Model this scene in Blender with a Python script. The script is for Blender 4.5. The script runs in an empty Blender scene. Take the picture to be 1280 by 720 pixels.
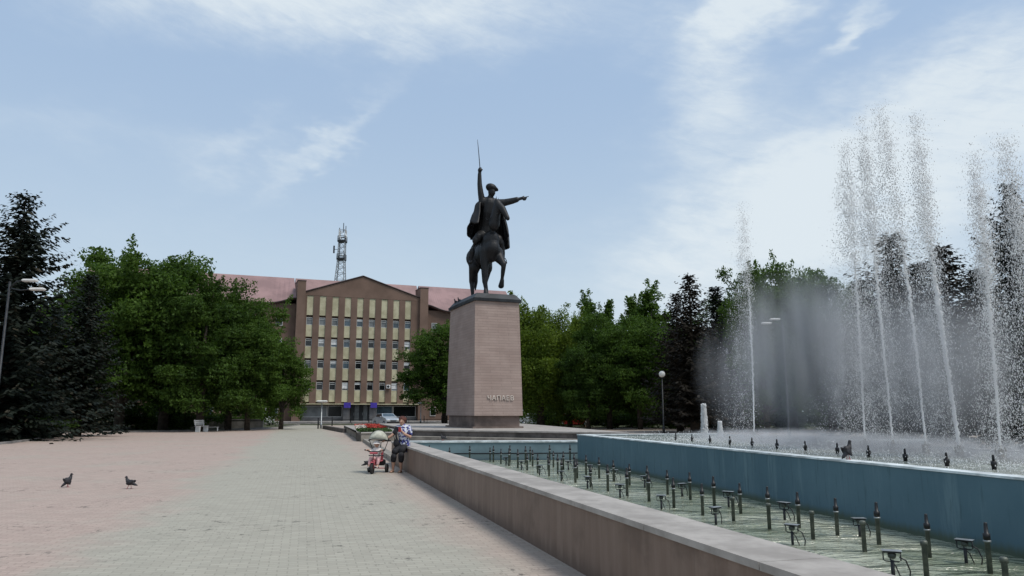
import bpy, bmesh, math, random
import numpy as np
from mathutils import Vector, Matrix, noise
R = math.radians
random.seed(7)
scene = bpy.context.scene
col = scene.collection

# ------------------------------------------------------------------ camera, world, sun, exposure
CAM_Z = 1.6
F = 924.0                                # focal length in pixels of a 1280 wide picture
TH = math.atan(155.0 / F)                # camera looks up by this angle
cam_d = bpy.data.cameras.new('camera'); cam = bpy.data.objects.new('camera', cam_d); col.objects.link(cam)
cam_d.sensor_width = 36; cam_d.lens = F / 1280 * 36; cam_d.clip_start = .05; cam_d.clip_end = 4000
cam.location = (0, 0, CAM_Z); cam.rotation_euler = (R(90) + TH, 0, 0)
scene.camera = cam
scene.view_settings.view_transform = 'Standard'; scene.view_settings.look = 'None'
scene.view_settings.exposure = 0.5; scene.view_settings.gamma = 1

SUN_EL, SUN_AZ = R(60), R(118)            # azimuth measured clockwise from +Y
SKY_STRENGTH = .085
sun_d = bpy.data.lights.new('sun', 'SUN'); sun = bpy.data.objects.new('sun', sun_d); col.objects.link(sun)
sun_d.energy = 2.0; sun_d.angle = R(20); sun_d.color = (1, .95, .88)
sun_dir = Vector((math.sin(SUN_AZ) * math.cos(SUN_EL), math.cos(SUN_AZ) * math.cos(SUN_EL), math.sin(SUN_EL)))
sun.rotation_euler = sun_dir.to_track_quat('Z', 'Y').to_euler()
sun.location = (0, 0, 60)

class NT:
    def __init__(s, nt): s.nt = nt
    def n(s, t, **kw):
        nd = s.nt.nodes.new(t)
        for k, v in kw.items():
            if k == 'inp':
                for a, b in v.items():
                    if isinstance(b, bpy.types.NodeSocket): s.nt.links.new(b, nd.inputs[a])
                    else: nd.inputs[a].default_value = b
            else: setattr(nd, k, v)
        return nd
    def l(s, a, b): s.nt.links.new(a, b)
    def m(s, op, a, b=None, c=None, clamp=False):
        nd = s.nt.nodes.new('ShaderNodeMath'); nd.operation = op; nd.use_clamp = clamp
        for i, v in enumerate((a, b, c)):
            if v is None: continue
            if isinstance(v, bpy.types.NodeSocket): s.nt.links.new(v, nd.inputs[i])
            else: nd.inputs[i].default_value = v
        return nd.outputs[0]
    def mix(s, f, a, b, blend='MIX'):
        nd = s.nt.nodes.new('ShaderNodeMix'); nd.data_type = 'RGBA'; nd.blend_type = blend
        for i, v in ((0, f), (6, a), (7, b)):
            if isinstance(v, bpy.types.NodeSocket): s.nt.links.new(v, nd.inputs[i])
            else: nd.inputs[i].default_value = v if i == 0 else (*v[:3], 1)
        return nd.outputs[2]
    def ramp(s, f, lo, hi):
        nd = s.nt.nodes.new('ShaderNodeMapRange'); nd.interpolation_type = 'SMOOTHSTEP'
        s.nt.links.new(f, nd.inputs[0]); nd.inputs[1].default_value = lo; nd.inputs[2].default_value = hi
        return nd.outputs[0]

world = bpy.data.worlds.new('World'); scene.world = world; world.use_nodes = True
w = NT(world.node_tree); world.node_tree.nodes.clear()
out = w.n('ShaderNodeOutputWorld'); bg = w.n('ShaderNodeBackground')
sky = w.n('ShaderNodeTexSky', sky_type='NISHITA', sun_disc=False, sun_elevation=SUN_EL, sun_rotation=SUN_AZ)
sky.air_density = 1.0; sky.dust_density = 1.6; sky.ozone_density = 1.6; sky.altitude = 50
tc = w.n('ShaderNodeTexCoord'); sp = w.n('ShaderNodeSeparateXYZ'); w.l(tc.outputs['Generated'], sp.inputs[0])
az = w.m('ARCTAN2', sp.outputs[0], sp.outputs[1]); el = w.m('ARCSINE', sp.outputs[2])
# wind-torn distortion of the cloud field
cmb = w.n('ShaderNodeCombineXYZ', inp={0: w.m('MULTIPLY', az, 3.2), 1: w.m('MULTIPLY', el, 6.5), 2: 0.0})
rot = w.n('ShaderNodeVectorRotate', rotation_type='Z_AXIS', inp={0: cmb.outputs[0], 'Angle': R(32)})
nz1 = w.n('ShaderNodeTexNoise', inp={'Vector': rot.outputs[0], 'Scale': 1.5, 'Detail': 9, 'Roughness': .62, 'Distortion': .5})
scl = w.n('ShaderNodeMapping', inp={0: rot.outputs[0]}); scl.inputs['Scale'].default_value = (1.0, 2.2, 1)
nz2 = w.n('ShaderNodeTexNoise', inp={'Vector': scl.outputs[0], 'Scale': 5.0, 'Detail': 8, 'Roughness': .7, 'Distortion': .6})
nzl = w.n('ShaderNodeTexNoise', inp={'Vector': cmb.outputs[0], 'Scale': 2.4, 'Detail': 4, 'Roughness': .6})
sep = w.n('ShaderNodeSeparateColor'); w.l(nzl.outputs['Color'], sep.inputs[0])
daz = w.m('MULTIPLY_ADD', w.m('SUBTRACT', sep.outputs[0], .5), .20, az)
del_ = w.m('MULTIPLY_ADD', w.m('SUBTRACT', sep.outputs[1], .5), .12, el)
def azel(px, py):
    a = (px - 640) / F; b = (360 - py) / F
    d = Vector((a, math.cos(TH) - b * math.sin(TH), math.sin(TH) + b * math.cos(TH))).normalized()
    return math.atan2(d.x, d.y), math.asin(d.z)
def bank(px, py, rx, ry, ang, amp, soft=1.0):
    a0, e0 = azel(px, py); ca, sa = math.cos(R(ang)), math.sin(R(ang))
    dx = w.m('SUBTRACT', daz, a0); dy = w.m('SUBTRACT', del_, e0)
    u = w.m('DIVIDE', w.m('ADD', w.m('MULTIPLY', dx, ca), w.m('MULTIPLY', dy, sa)), rx / F)
    v = w.m('DIVIDE', w.m('SUBTRACT', w.m('MULTIPLY', dy, ca), w.m('MULTIPLY', dx, sa)), ry / F)
    r2 = w.m('ADD', w.m('MULTIPLY', u, u), w.m('MULTIPLY', v, v))
    g = w.m('EXPONENT', w.m('MULTIPLY', w.m('POWER', r2, soft), -1.0))
    return w.m('MULTIPLY', g, amp)
banks = [
    bank(400, -20, 420, 82, 2, .92, 1.3), bank(402, 180, 95, 18, 40, .62), bank(300, 185, 80, 22, 36, .36),
    bank(110, 160, 170, 30, 0, .3), bank(1180, 180, 290, 85, 24, .92, 1.5), bank(890, 115, 75, 95, -25, .72, 1.0),
    bank(970, 235, 190, 70, 25, .62), bank(930, 15, 110, 32, 8, .85), bank(1090, 14, 75, 16, 32, .55), bank(1075, 42, 60, 9, 14, .4),
    bank(1000, 360, 420, 90, 0, .38), bank(200, 300, 420, 80, 0, .2),
]
tot = banks[0]
for b in banks[1:]: tot = w.m('ADD', tot, b)
behind = w.m('MULTIPLY', w.ramp(sp.outputs[1], .35, -.2), .55)       # scattered cloud in the rest of the sky
tot = w.m('ADD', tot, behind)
tex = w.m('ADD', w.m('MULTIPLY', nz1.outputs[0], .85), w.m('MULTIPLY', nz2.outputs[0], .6))
cov = w.m('MULTIPLY', tot, w.m('MULTIPLY_ADD', tex, 1.4, -.18))
cov = w.ramp(cov, .03, 1.0)
hz = w.ramp(el, .42, -.02)
lowc = w.mix(w.ramp(el, .50, .02), (3.6, 4.85, 6.6), (4.9, 5.9, 6.7))
veil = w.m('MULTIPLY_ADD', hz, .12, .78, clamp=True)
skyc = w.mix(veil, sky.outputs[0], lowc)
skyc = w.mix(w.m('MULTIPLY', cov, .93), skyc, (6.2, 6.85, 7.3))
w.l(skyc, bg.inputs[0]); bg.inputs[1].default_value = SKY_STRENGTH
w.l(bg.outputs[0], out.inputs[0])

# ------------------------------------------------------------------ planning helpers
def G(px, py, z=0.0):
    a = (px - 640) / F; b = (360 - py) / F
    d = (a, math.cos(TH) - b * math.sin(TH), math.sin(TH) + b * math.cos(TH)); t = (z - CAM_Z) / d[2]
    return (t * d[0], t * d[1])
def A(px, py, Y):
    a = (px - 640) / F; b = (360 - py) / F
    d = (a, math.cos(TH) - b * math.sin(TH), math.sin(TH) + b * math.cos(TH)); t = Y / d[1]
    return (t * d[0], CAM_Z + t * d[2])

# ------------------------------------------------------------------ tagging
def tag(o, label=None, cat=None, group=None, kind=None):
    if label: o['label'] = label
    if cat: o['category'] = cat
    if group: o['group'] = group
    if kind: o['kind'] = kind
    return o
def empty(name, loc=(0, 0, 0), rz=0, label=None, cat=None, group=None):
    o = bpy.data.objects.new(name, None); col.objects.link(o); o.empty_display_size = .2
    o.location = loc; o.rotation_euler = (0, 0, rz)
    return tag(o, label, cat, group)
def copy_tree(o, kids, loc, rz=0, sc=None, label=None, group=None):
    c = o.copy(); col.objects.link(c); c.location = loc; c.rotation_euler = (0, 0, rz)
    if sc is not None: c.scale = sc if hasattr(sc, '__len__') else (sc, sc, sc)
    def rec(src, dst):
        for ch in kids.get(src.name, []):
            d = ch.copy(); col.objects.link(d); d.parent = dst; rec(ch, d)
    rec(o, c)
    if label: c['label'] = label
    if group: c['group'] = group
    return c
def kidmap(o, m=None):
    m = {} if m is None else m
    m[o.name] = [c for c in bpy.data.objects if c.parent == o]
    for c in m[o.name]: kidmap(c, m)
    return m
ORD = ['nearest', 'second', 'third', 'fourth', 'fifth', 'sixth', 'seventh', 'eighth', 'ninth', 'tenth', 'eleventh', 'twelfth',
       'thirteenth', 'fourteenth', 'fifteenth', 'sixteenth', 'seventeenth', 'eighteenth', 'nineteenth', 'twentieth', 'twenty-first', 'twenty-second', 'twenty-third', 'twenty-fourth']

# ------------------------------------------------------------------ mesh builder
class MB:
    def __init__(s): s.v = []; s.f = []; s.mi = []; s.cur = 0; s.sm = []
    def add(s, vs, fs, smooth=False):
        o = len(s.v); s.v += [tuple(p) for p in vs]
        for f in fs: s.f.append(tuple(i + o for i in f)); s.mi.append(s.cur); s.sm.append(smooth)
    def box(s, c, d, rz=0, bev=0):
        cx, cy, cz = c; a, b, h = d[0] / 2, d[1] / 2, d[2] / 2; ca, sa = math.cos(rz), math.sin(rz)
        if bev <= 0:
            P = [(x, y, z) for z in (-h, h) for x, y in ((-a, -b), (a, -b), (a, b), (-a, b))]
            fs = [(3, 2, 1, 0), (4, 5, 6, 7), (0, 1, 5, 4), (1, 2, 6, 5), (2, 3, 7, 6), (3, 0, 4, 7)]
        else:
            P = []
            for z, k in ((-h, 1), (-h + bev, 0), (h - bev, 0), (h, 1)):
                i = bev if k else 0
                P += [(x, y, z) for x, y in ((-a + i, -b + i), (a - i, -b + i), (a - i, b - i), (-a + i, b - i))]
            fs = [(3, 2, 1, 0), (12, 13, 14, 15)]
            for r in range(3):
                for q in range(4): fs.append((r * 4 + q, r * 4 + (q + 1) % 4, r * 4 + 4 + (q + 1) % 4, r * 4 + 4 + q))
        s.add([(cx + x * ca - y * sa, cy + x * sa + y * ca, cz + z) for x, y, z in P], fs)
    def prism(s, poly, z0, z1, top=None):
        n = len(poly); t = top or poly
        vs = [(x, y, z0) for x, y in poly] + [(x, y, z1) for x, y in t]
        fs = [tuple(range(n))[::-1], tuple(range(n, 2 * n))] + [(i, (i + 1) % n, n + (i + 1) % n, n + i) for i in range(n)]
        s.add(vs, fs)
    def tube(s, pts, rad, n=8, caps=True, smooth=True):
        pts = [Vector(p) for p in pts]; m = len(pts)
        if not hasattr(rad, '__len__'): rad = [rad] * m
        vs = []; up = Vector((0, 0, 1))
        for i, p in enumerate(pts):
            d = (pts[min(i + 1, m - 1)] - pts[max(i - 1, 0)])
            if d.length < 1e-9: d = up.copy()
            d.normalize(); a = d.cross(Vector((0, 0, 1)) if abs(d.z) < .9 else Vector((1, 0, 0))).normalized(); b = d.cross(a)
            for k in range(n):
                t = 2 * math.pi * k / n; vs.append(p + (a * math.cos(t) + b * math.sin(t)) * rad[i])
        fs = []
        for i in range(m - 1):
            for k in range(n): fs.append((i * n + k, i * n + (k + 1) % n, (i + 1) * n + (k + 1) % n, (i + 1) * n + k))
        s.add(vs, fs, smooth)
        if caps:
            o = len(s.v) - len(vs)
            for f in (tuple(range(n))[::-1], tuple(range((m - 1) * n, m * n))):
                s.f.append(tuple(i + o for i in f)); s.mi.append(s.cur); s.sm.append(False)
    def lathe(s, prof, c=(0, 0, 0), n=16, axis='z'):
        vs = []
        for r, z in prof:
            for k in range(n):
                t = 2 * math.pi * k / n; x, y = r * math.cos(t), r * math.sin(t)
                p = {'z': (x, y, z), 'x': (z, x, y), 'y': (x, z, y)}[axis]; vs.append((c[0] + p[0], c[1] + p[1], c[2] + p[2]))
        m = len(prof)
        fs = [(i * n + k, i * n + (k + 1) % n, (i + 1) * n + (k + 1) % n, (i + 1) * n + k) for i in range(m - 1) for k in range(n)]
        s.add(vs, fs, True)
        o = len(s.v) - len(vs)
        for f in (tuple(range(n))[::-1], tuple(range((m - 1) * n, m * n))):
            s.f.append(tuple(i + o for i in f)); s.mi.append(s.cur); s.sm.append(False)
    def ball(s, c, r, seg=10, rings=7, scale=(1, 1, 1), rot=None):
        vs = []; fs = []
        c = Vector(c)
        for i in range(rings + 1):
            ph = math.pi * i / rings
            for k in range(seg):
                t = 2 * math.pi * k / seg
                p = Vector((math.sin(ph) * math.cos(t) * scale[0], math.sin(ph) * math.sin(t) * scale[1], math.cos(ph) * scale[2])) * r
                if rot: p = rot @ p
                vs.append(c + p)
        for i in range(rings):
            for k in range(seg): fs.append((i * seg + k, (i + 1) * seg + k, (i + 1) * seg + (k + 1) % seg, i * seg + (k + 1) % seg))
        s.add(vs, fs, True)
    def limb(s, pts, rad, n=12):
        """tapered capsule chain for voxel union"""
        s.tube(pts, rad, n=n)
        for p, r in zip(pts, rad): s.ball(p, r, 12, 8)
    def build(s, name, mats, parent=None, loc=None, voxel=0, smooth=None, sub=0):
        me = bpy.data.meshes.new(name); me.from_pydata(s.v, [], s.f)
        mats = mats if isinstance(mats, (list, tuple)) else [mats]
        for m in mats: me.materials.append(m)
        me.polygons.foreach_set('material_index', s.mi); me.polygons.foreach_set('use_smooth', s.sm); me.update()
        bm = bmesh.new(); bm.from_mesh(me); bmesh.ops.recalc_face_normals(bm, faces=bm.faces[:]) if voxel == 0 else None
        bm.to_mesh(me); bm.free()
        o = bpy.data.objects.new(name, me); col.objects.link(o)
        if voxel:
            r = o.modifiers.new('r', 'REMESH'); r.mode = 'VOXEL'; r.voxel_size = voxel; r.use_smooth_shade = True
            if sub: k = o.modifiers.new('s', 'SMOOTH'); k.factor = .5; k.iterations = sub
            dg = bpy.context.evaluated_depsgraph_get(); ev = o.evaluated_get(dg)
            nm = bpy.data.meshes.new_from_object(ev); o.modifiers.clear(); o.data = nm; nm.name = name
            nm.materials.clear()
            for m in mats: nm.materials.append(m)
            for p in nm.polygons: p.use_smooth = True; p.material_index = 0
        if parent: o.parent = parent
        if loc: o.location = loc
        return o

def quad_mesh(name, V, mats, parent=None, nper=4, mi=None):
    """V: (N*nper,3) array, one face per nper verts"""
    me = bpy.data.meshes.new(name); n = len(V); nf = n // nper
    me.vertices.add(n); me.vertices.foreach_set('co', np.asarray(V, dtype=np.float32).ravel())
    me.loops.add(n); me.loops.foreach_set('vertex_index', np.arange(n, dtype=np.int32))
    me.polygons.add(nf); me.polygons.foreach_set('loop_start', np.arange(nf, dtype=np.int32) * nper)
    me.polygons.foreach_set('loop_total', np.full(nf, nper, dtype=np.int32))
    for m in (mats if isinstance(mats, (list, tuple)) else [mats]): me.materials.append(m)
    if mi is not None: me.polygons.foreach_set('material_index', mi)
    me.update(calc_edges=True); me.validate()
    o = bpy.data.objects.new(name, me); col.objects.link(o)
    if parent: o.parent = parent
    return o

# ------------------------------------------------------------------ materials
def mat(name, color, rough=.8, metal=0, var=.15, scale=2.0, bump=0, bscale=None, coord='Object', spec=.4, c2=None, detail=5, stretch=None, fac=(.35, .65), **kw):
    m = bpy.data.materials.new(name); m.use_nodes = True; t = NT(m.node_tree); b = m.node_tree.nodes['Principled BSDF']
    b.inputs['Roughness'].default_value = rough; b.inputs['Metallic'].default_value = metal; b.inputs['Specular IOR Level'].default_value = spec
    co = t.n('ShaderNodeTexCoord').outputs[coord]
    if stretch:
        mp = t.n('ShaderNodeMapping', inp={0: co}); mp.inputs['Scale'].default_value = stretch; co = mp.outputs[0]
    nz = t.n('ShaderNodeTexNoise', inp={'Vector': co, 'Scale': scale, 'Detail': detail, 'Roughness': .6})
    c2 = c2 or tuple(min(1, x * (1 + var * 1.6)) for x in color); c1 = tuple(x * (1 - var) for x in color) if not kw.get('keep') else color
    f = t.ramp(nz.outputs[0], *fac)
    cc = t.mix(f, c1, c2); t.l(cc, b.inputs['Base Color'])
    if bump:
        n2 = t.n('ShaderNodeTexNoise', inp={'Vector': co, 'Scale': bscale or scale * 6, 'Detail': 4})
        bp = t.n('ShaderNodeBump', inp={'Strength': bump, 'Distance': .02, 'Height': n2.outputs[0]}); t.l(bp.outputs[0], b.inputs['Normal'])
    return m
M = {}
M['bronze'] = mat('bronze', (.006, .0065, .008), .55, .1, .3, 1.5, bump=.3, bscale=5)
M['bronze_cap'] = mat('bronze_cap', (.020, .024, .028), .6, .2, .35, 1.2)
M['blue_paint'] = mat('blue_paint', (.058, .122, .158), .55, 0, .12, .55, c2=(.075, .142, .178), bump=.1)
M['lblue_paint'] = mat('pale_blue_paint', (.135, .20, .225), .6, 0, .15, .8)
M['white_edge'] = mat('white_edge', (.5, .54, .55), .6, 0, .25, 3)
M['cap'] = mat('parapet_cap', (.29, .265, .24), .65, 0, .10, 2.2, bump=.12, bscale=30, c2=(.38, .35, .32), spec=.25)
M['iron'] = mat('dark_iron', (.02, .022, .025), .5, .3, .3, 5)
M['pipe'] = mat('nozzle_pipe', (.07, .085, .075), .5, .2, .3, 6, c2=(.14, .15, .12), bump=.2)
M['brass'] = mat('weathered_brass', (.14, .12, .085), .4, .7, .3, 6)
M['steel'] = mat('galvanised_steel', (.30, .32, .33), .45, .6, .2, 4)
M['white'] = mat('white_paint', (.62, .63, .63), .5, 0, .12, 2)
M['black'] = mat('black_plastic', (.012, .012, .014), .45, 0, .2, 4)
M['rubber'] = mat('rubber', (.02, .02, .02), .8, 0, .2, 6)
M['brown_wall'] = mat('brown_render', (.150, .098, .074), .9, 0, .15, .25, bump=.2, bscale=9, c2=(.175, .115, .088))
M['cream'] = mat('cream_panel', (.40, .37, .24), .75, 0, .12, .8, c2=(.48, .45, .31))
M['roof'] = mat('red_metal_roof', (.24, .15, .145), .6, 0, .12, .3)
M['eave'] = mat('eave_trim', (.05, .035, .034), .7)
M['frame'] = mat('white_window_frame', (.48, .49, .48), .5, 0, .1)
M['concrete'] = mat('grey_concrete', (.22, .21, .20), .85, 0, .22, 1.2, bump=.25)
M['dark_stone'] = mat('dark_step_stone', (.085, .075, .07), .8, 0, .35, 1.4, bump=.2)
M['planter'] = mat('planter_stone', (.20, .18, .155), .85, 0, .25, 1.5, bump=.2, c2=(.27, .25, .215))
M['soil'] = mat('soil', (.06, .045, .033), .95, 0, .4, 5, bump=.6)
M['asphalt'] = mat('asphalt', (.06, .06, .063), .9, 0, .25, 1.5, bump=.2)
M['lawn'] = mat('lawn', (.030, .045, .016), .95, 0, .4, .9, bump=.6, c2=(.06, .065, .03))
M['bark'] = mat('bark', (.045, .036, .028), .95, 0, .35, 4, bump=.6)
M['skin'] = mat('skin', (.42, .25, .18), .6, 0, .08, 6)
M['hair'] = mat('red_brown_hair', (.075, .022, .014), .7, 0, .4, 25, bump=.6)
M['black_cloth'] = mat('black_cloth', (.014, .014, .017), .85, 0, .3, 8)
M['pink'] = mat('pink_plastic', (.42, .09, .11), .45, 0, .12, 6)
M['canopy'] = mat('canopy_cloth', (.36, .36, .30), .85, 0, .2, 8)
M['white_cloth'] = mat('white_cloth', (.62, .58, .56), .85, 0, .12, 10)
M['pink_cloth'] = mat('pink_cloth', (.50, .30, .30), .85, 0, .2, 10)
M['sandal'] = mat('sandal', (.16, .10, .07), .7)
M['feather'] = mat('pigeon_feather', (.014, .013, .017), .6, 0, .5, 14, c2=(.035, .034, .04))
M['red_flower'] = mat('red_flower', (.42, .05, .035), .7)
M['pale_flower'] = mat('pale_flower', (.55, .48, .42), .7)
M['stem'] = mat('flower_leaf', (.04, .08, .02), .8)
M['blue_sign'] = mat('blue_sign', (.05, .03, .28), .5, 0, .1)
M['door'] = mat('door_dark', (.02, .022, .025), .3)
M['grey_wall'] = mat('grey_plinth', (.12, .12, .125), .8, 0, .2, .8)
def glassmat(name, c, rough=.12):
    m = mat(name, c, rough, 0, .25, .7, spec=.6); return m
M['glass_dark'] = glassmat('dark_glass', (.008, .009, .011))
M['glass_grey'] = glassmat('curtained_glass', (.11, .12, .125), .3)
M['glass_blue'] = glassmat('sky_painted_glass', (.05, .075, .095), .12)  # sky reflection painted into the pane colour as blue-grey
M['car_white'] = mat('white_car_paint', (.6, .61, .62), .25, 0, .04, spec=.5)
M['car_silver'] = mat('silver_car_paint', (.42, .46, .5), .25, .4, .05)
M['car_red'] = mat('red_car_paint', (.30, .03, .03), .3, 0, .05)
M['lamp_white'] = mat('lamp_glass', (.6, .6, .58), .35)

def leafmat(name, c1, c2, trans=.35, c3=None):
    m = bpy.data.materials.new(name); m.use_nodes = True; t = NT(m.node_tree); nt = m.node_tree
    b = nt.nodes['Principled BSDF']; b.inputs['Roughness'].default_value = .6; b.inputs['Specular IOR Level'].default_value = .12
    g = t.n('ShaderNodeNewGeometry'); oi = t.n('ShaderNodeObjectInfo'); tc = t.n('ShaderNodeTexCoord')
    nz = t.n('ShaderNodeTexNoise', inp={'Vector': tc.outputs['Object'], 'Scale': .55, 'Detail': 3})
    rnd = t.m('ADD', t.m('MULTIPLY', g.outputs['Random Per Island'], .55), t.m('MULTIPLY', oi.outputs['Random'], .25))
    f = t.m('ADD', rnd, t.m('MULTIPLY', t.m('SUBTRACT', nz.outputs[0], .42), 1.6), clamp=True)
    c = t.mix(f, c1, c2)
    if c3: c = t.mix(t.ramp(g.outputs['Random Per Island'], .93, .97), c, c3)
    t.l(c, b.inputs['Base Color'])
    tr = t.n('ShaderNodeBsdfTranslucent'); t.l(t.mix(.4, c, (c2[0] * 1.5, c2[1] * 1.7, c2[2] * .7)), tr.inputs[0])
    mx = t.n('ShaderNodeMixShader', inp={0: trans, 1: b.outputs[0], 2: tr.outputs[0]})
    t.l(mx.outputs[0], nt.nodes['Material Output'].inputs[0]); return m
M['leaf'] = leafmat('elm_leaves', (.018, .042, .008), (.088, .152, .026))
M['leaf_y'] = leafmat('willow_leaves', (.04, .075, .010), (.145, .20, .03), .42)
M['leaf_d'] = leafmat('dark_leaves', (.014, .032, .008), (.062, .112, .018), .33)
M['needle'] = leafmat('spruce_needles', (.005, .009, .007), (.020, .026, .019), .06, (.045, .040, .028))
M['needle_b'] = leafmat('brown_spruce_needles', (.009, .008, .006), (.030, .025, .019), .06)

# paving: small bricks, pinkish and grey-green bands running with the parapet
AX, AY = .73, 7.68; DX, DY = -.2692, .9631; NX, NY = .9631, .2692       # parapet line: point, direction, normal to the pool
def par(t, n, z=None):
    p = (AX + DX * t + NX * n, AY + DY * t + NY * n)
    return p if z is None else (*p, z)
def paving():
    m = bpy.data.materials.new('brick_paving'); m.use_nodes = True; t = NT(m.node_tree); nt = m.node_tree; b = nt.nodes['Principled BSDF']
    b.inputs['Roughness'].default_value = .85; b.inputs['Specular IOR Level'].default_value = .25
    geo = t.n('ShaderNodeNewGeometry')
    mp = t.n('ShaderNodeVectorRotate', rotation_type='Z_AXIS', inp={0: geo.outputs['Position'], 'Center': (AX, AY, 0), 'Angle': -math.atan2(NY, NX)})
    sx = t.n('ShaderNodeSeparateXYZ', inp={0: mp.outputs[0]})
    u = t.m('SUBTRACT', sx.outputs[0], AX)
    nzb = t.n('ShaderNodeTexNoise', inp={'Vector': geo.outputs['Position'], 'Scale': .35, 'Detail': 5, 'Roughness': .65})
    nzc = t.n('ShaderNodeTexNoise', inp={'Vector': geo.outputs['Position'], 'Scale': 2.2, 'Detail': 4})
    uu = t.m('ADD', u, t.m('MULTIPLY', t.m('SUBTRACT', nzb.outputs[0], .5), 3.0))
    far_pink = t.ramp(uu, -4.4, -5.6); near_pink = t.m('MULTIPLY', t.ramp(uu, -1.3, -.3), .7)
    pink = t.m('MAXIMUM', far_pink, near_pink)
    green2 = t.m('MULTIPLY', t.ramp(nzb.outputs[0], .5, .66), .8)
    pink = t.m('MULTIPLY', pink, t.m('SUBTRACT', 1.0, t.m('MULTIPLY', green2, .5)))
    base = t.mix(pink, (.335, .322, .270), (.385, .290, .252))
    base = t.mix(t.m('MULTIPLY', nzc.outputs[0], .5), base, (.335, .305, .255))
    dsx = t.n('ShaderNodeVectorMath', operation='MULTIPLY_ADD', inp={0: t.n('ShaderNodeTexNoise', inp={'Vector': geo.outputs['Position'], 'Scale': 3.0, 'Detail': 3}).outputs['Color'], 1: (.035, .035, 0), 2: mp.outputs[0]})
    br = t.n('ShaderNodeTexBrick', inp={'Vector': dsx.outputs[0], 'Scale': 1.0, 'Mortar Size': .007, 'Mortar Smooth': .2, 'Brick Width': .20, 'Row Height': .10, 'Color1': (.92, .92, .92, 1), 'Color2': (1.07, 1.07, 1.07, 1), 'Mortar': (.80, .80, .80, 1), 'Bias': 0.0})
    c = t.mix(1.0, base, br.outputs['Color'], 'MULTIPLY')
    # dirt spots and dark trails of worn joints
    spt = t.n('ShaderNodeTexNoise', inp={'Vector': mp.outputs[0], 'Scale': 5.5, 'Detail': 6, 'Roughness': .75})
    mask = t.ramp(t.n('ShaderNodeTexNoise', inp={'Vector': geo.outputs['Position'], 'Scale': .6, 'Detail': 2}).outputs[0], .5, .62)
    c = t.mix(t.m('MULTIPLY', t.m('MULTIPLY', t.ramp(spt.outputs[0], .56, .62), mask), .8), c, (.07, .062, .055))
    c = t.mix(t.m('MULTIPLY', t.ramp(spt.outputs[0], .34, .24), .5), c, (.42, .40, .37))
    t.l(c, b.inputs['Base Color'])
    h = t.m('ADD', t.m('MULTIPLY', br.outputs['Fac'], -1.0), t.m('MULTIPLY', nzc.outputs[0], .8))
    bp = t.n('ShaderNodeBump', inp={'Strength': .45, 'Distance': .01, 'Height': h}); t.l(bp.outputs[0], b.inputs['Normal'])
    return m
M['paving'] = paving()

def wall_slab_mat(name, c1, c2, joint, tile=1.1, streak=True):
    """stone cladding with vertical joints along u and dirty vertical streaks; uses world position rotated into the parapet frame"""
    m = bpy.data.materials.new(name); m.use_nodes = True; t = NT(m.node_tree); nt = m.node_tree; b = nt.nodes['Principled BSDF']
    b.inputs['Roughness'].default_value = .55; b.inputs['Specular IOR Level'].default_value = .35
    geo = t.n('ShaderNodeNewGeometry')
    mp = t.n('ShaderNodeVectorRotate', rotation_type='Z_AXIS', inp={0: geo.outputs['Position'], 'Center': (AX, AY, 0), 'Angle': -math.atan2(NY, NX)})
    s = t.n('ShaderNodeSeparateXYZ', inp={0: mp.outputs[0]})
    v = s.outputs[1]; fr = t.m('FRACT', t.m('DIVIDE', v, tile)); line = t.m('LESS_THAN', fr, .008 / tile)
    cell = t.m('FLOOR', t.m('DIVIDE', v, tile)); wn = t.n('ShaderNodeTexWhiteNoise', noise_dimensions='1D', inp={'W': cell})
    mp2 = t.n('ShaderNodeMapping', inp={0: mp.outputs[0]}); mp2.inputs['Scale'].default_value = (1, 1, .12)
    st = t.n('ShaderNodeTexNoise', inp={'Vector': mp2.outputs[0], 'Scale': 6, 'Detail': 6, 'Roughness': .65})
    bl = t.n('ShaderNodeTexNoise', inp={'Vector': geo.outputs['Position'], 'Scale': 1.3, 'Detail': 6, 'Roughness': .65})
    c = t.mix(t.ramp(st.outputs[0], .35, .68), c1, c2)
    c = t.mix(t.m('MULTIPLY', wn.outputs[0], .35), c, tuple(x * .72 for x in c1))
    c = t.mix(t.m('MULTIPLY', t.ramp(bl.outputs[0], .50, .68), .6), c, tuple(x * .55 for x in c1))
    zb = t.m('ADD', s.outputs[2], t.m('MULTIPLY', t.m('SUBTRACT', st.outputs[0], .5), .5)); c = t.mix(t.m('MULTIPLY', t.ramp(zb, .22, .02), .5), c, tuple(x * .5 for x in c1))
    c = t.mix(t.m('MULTIPLY', line, .5), c, joint)
    t.l(c, b.inputs['Base Color']); return m
M['parapet'] = wall_slab_mat('brown_marble_cladding', (.165, .112, .085), (.215, .155, .122), (.10, .075, .065))
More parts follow.
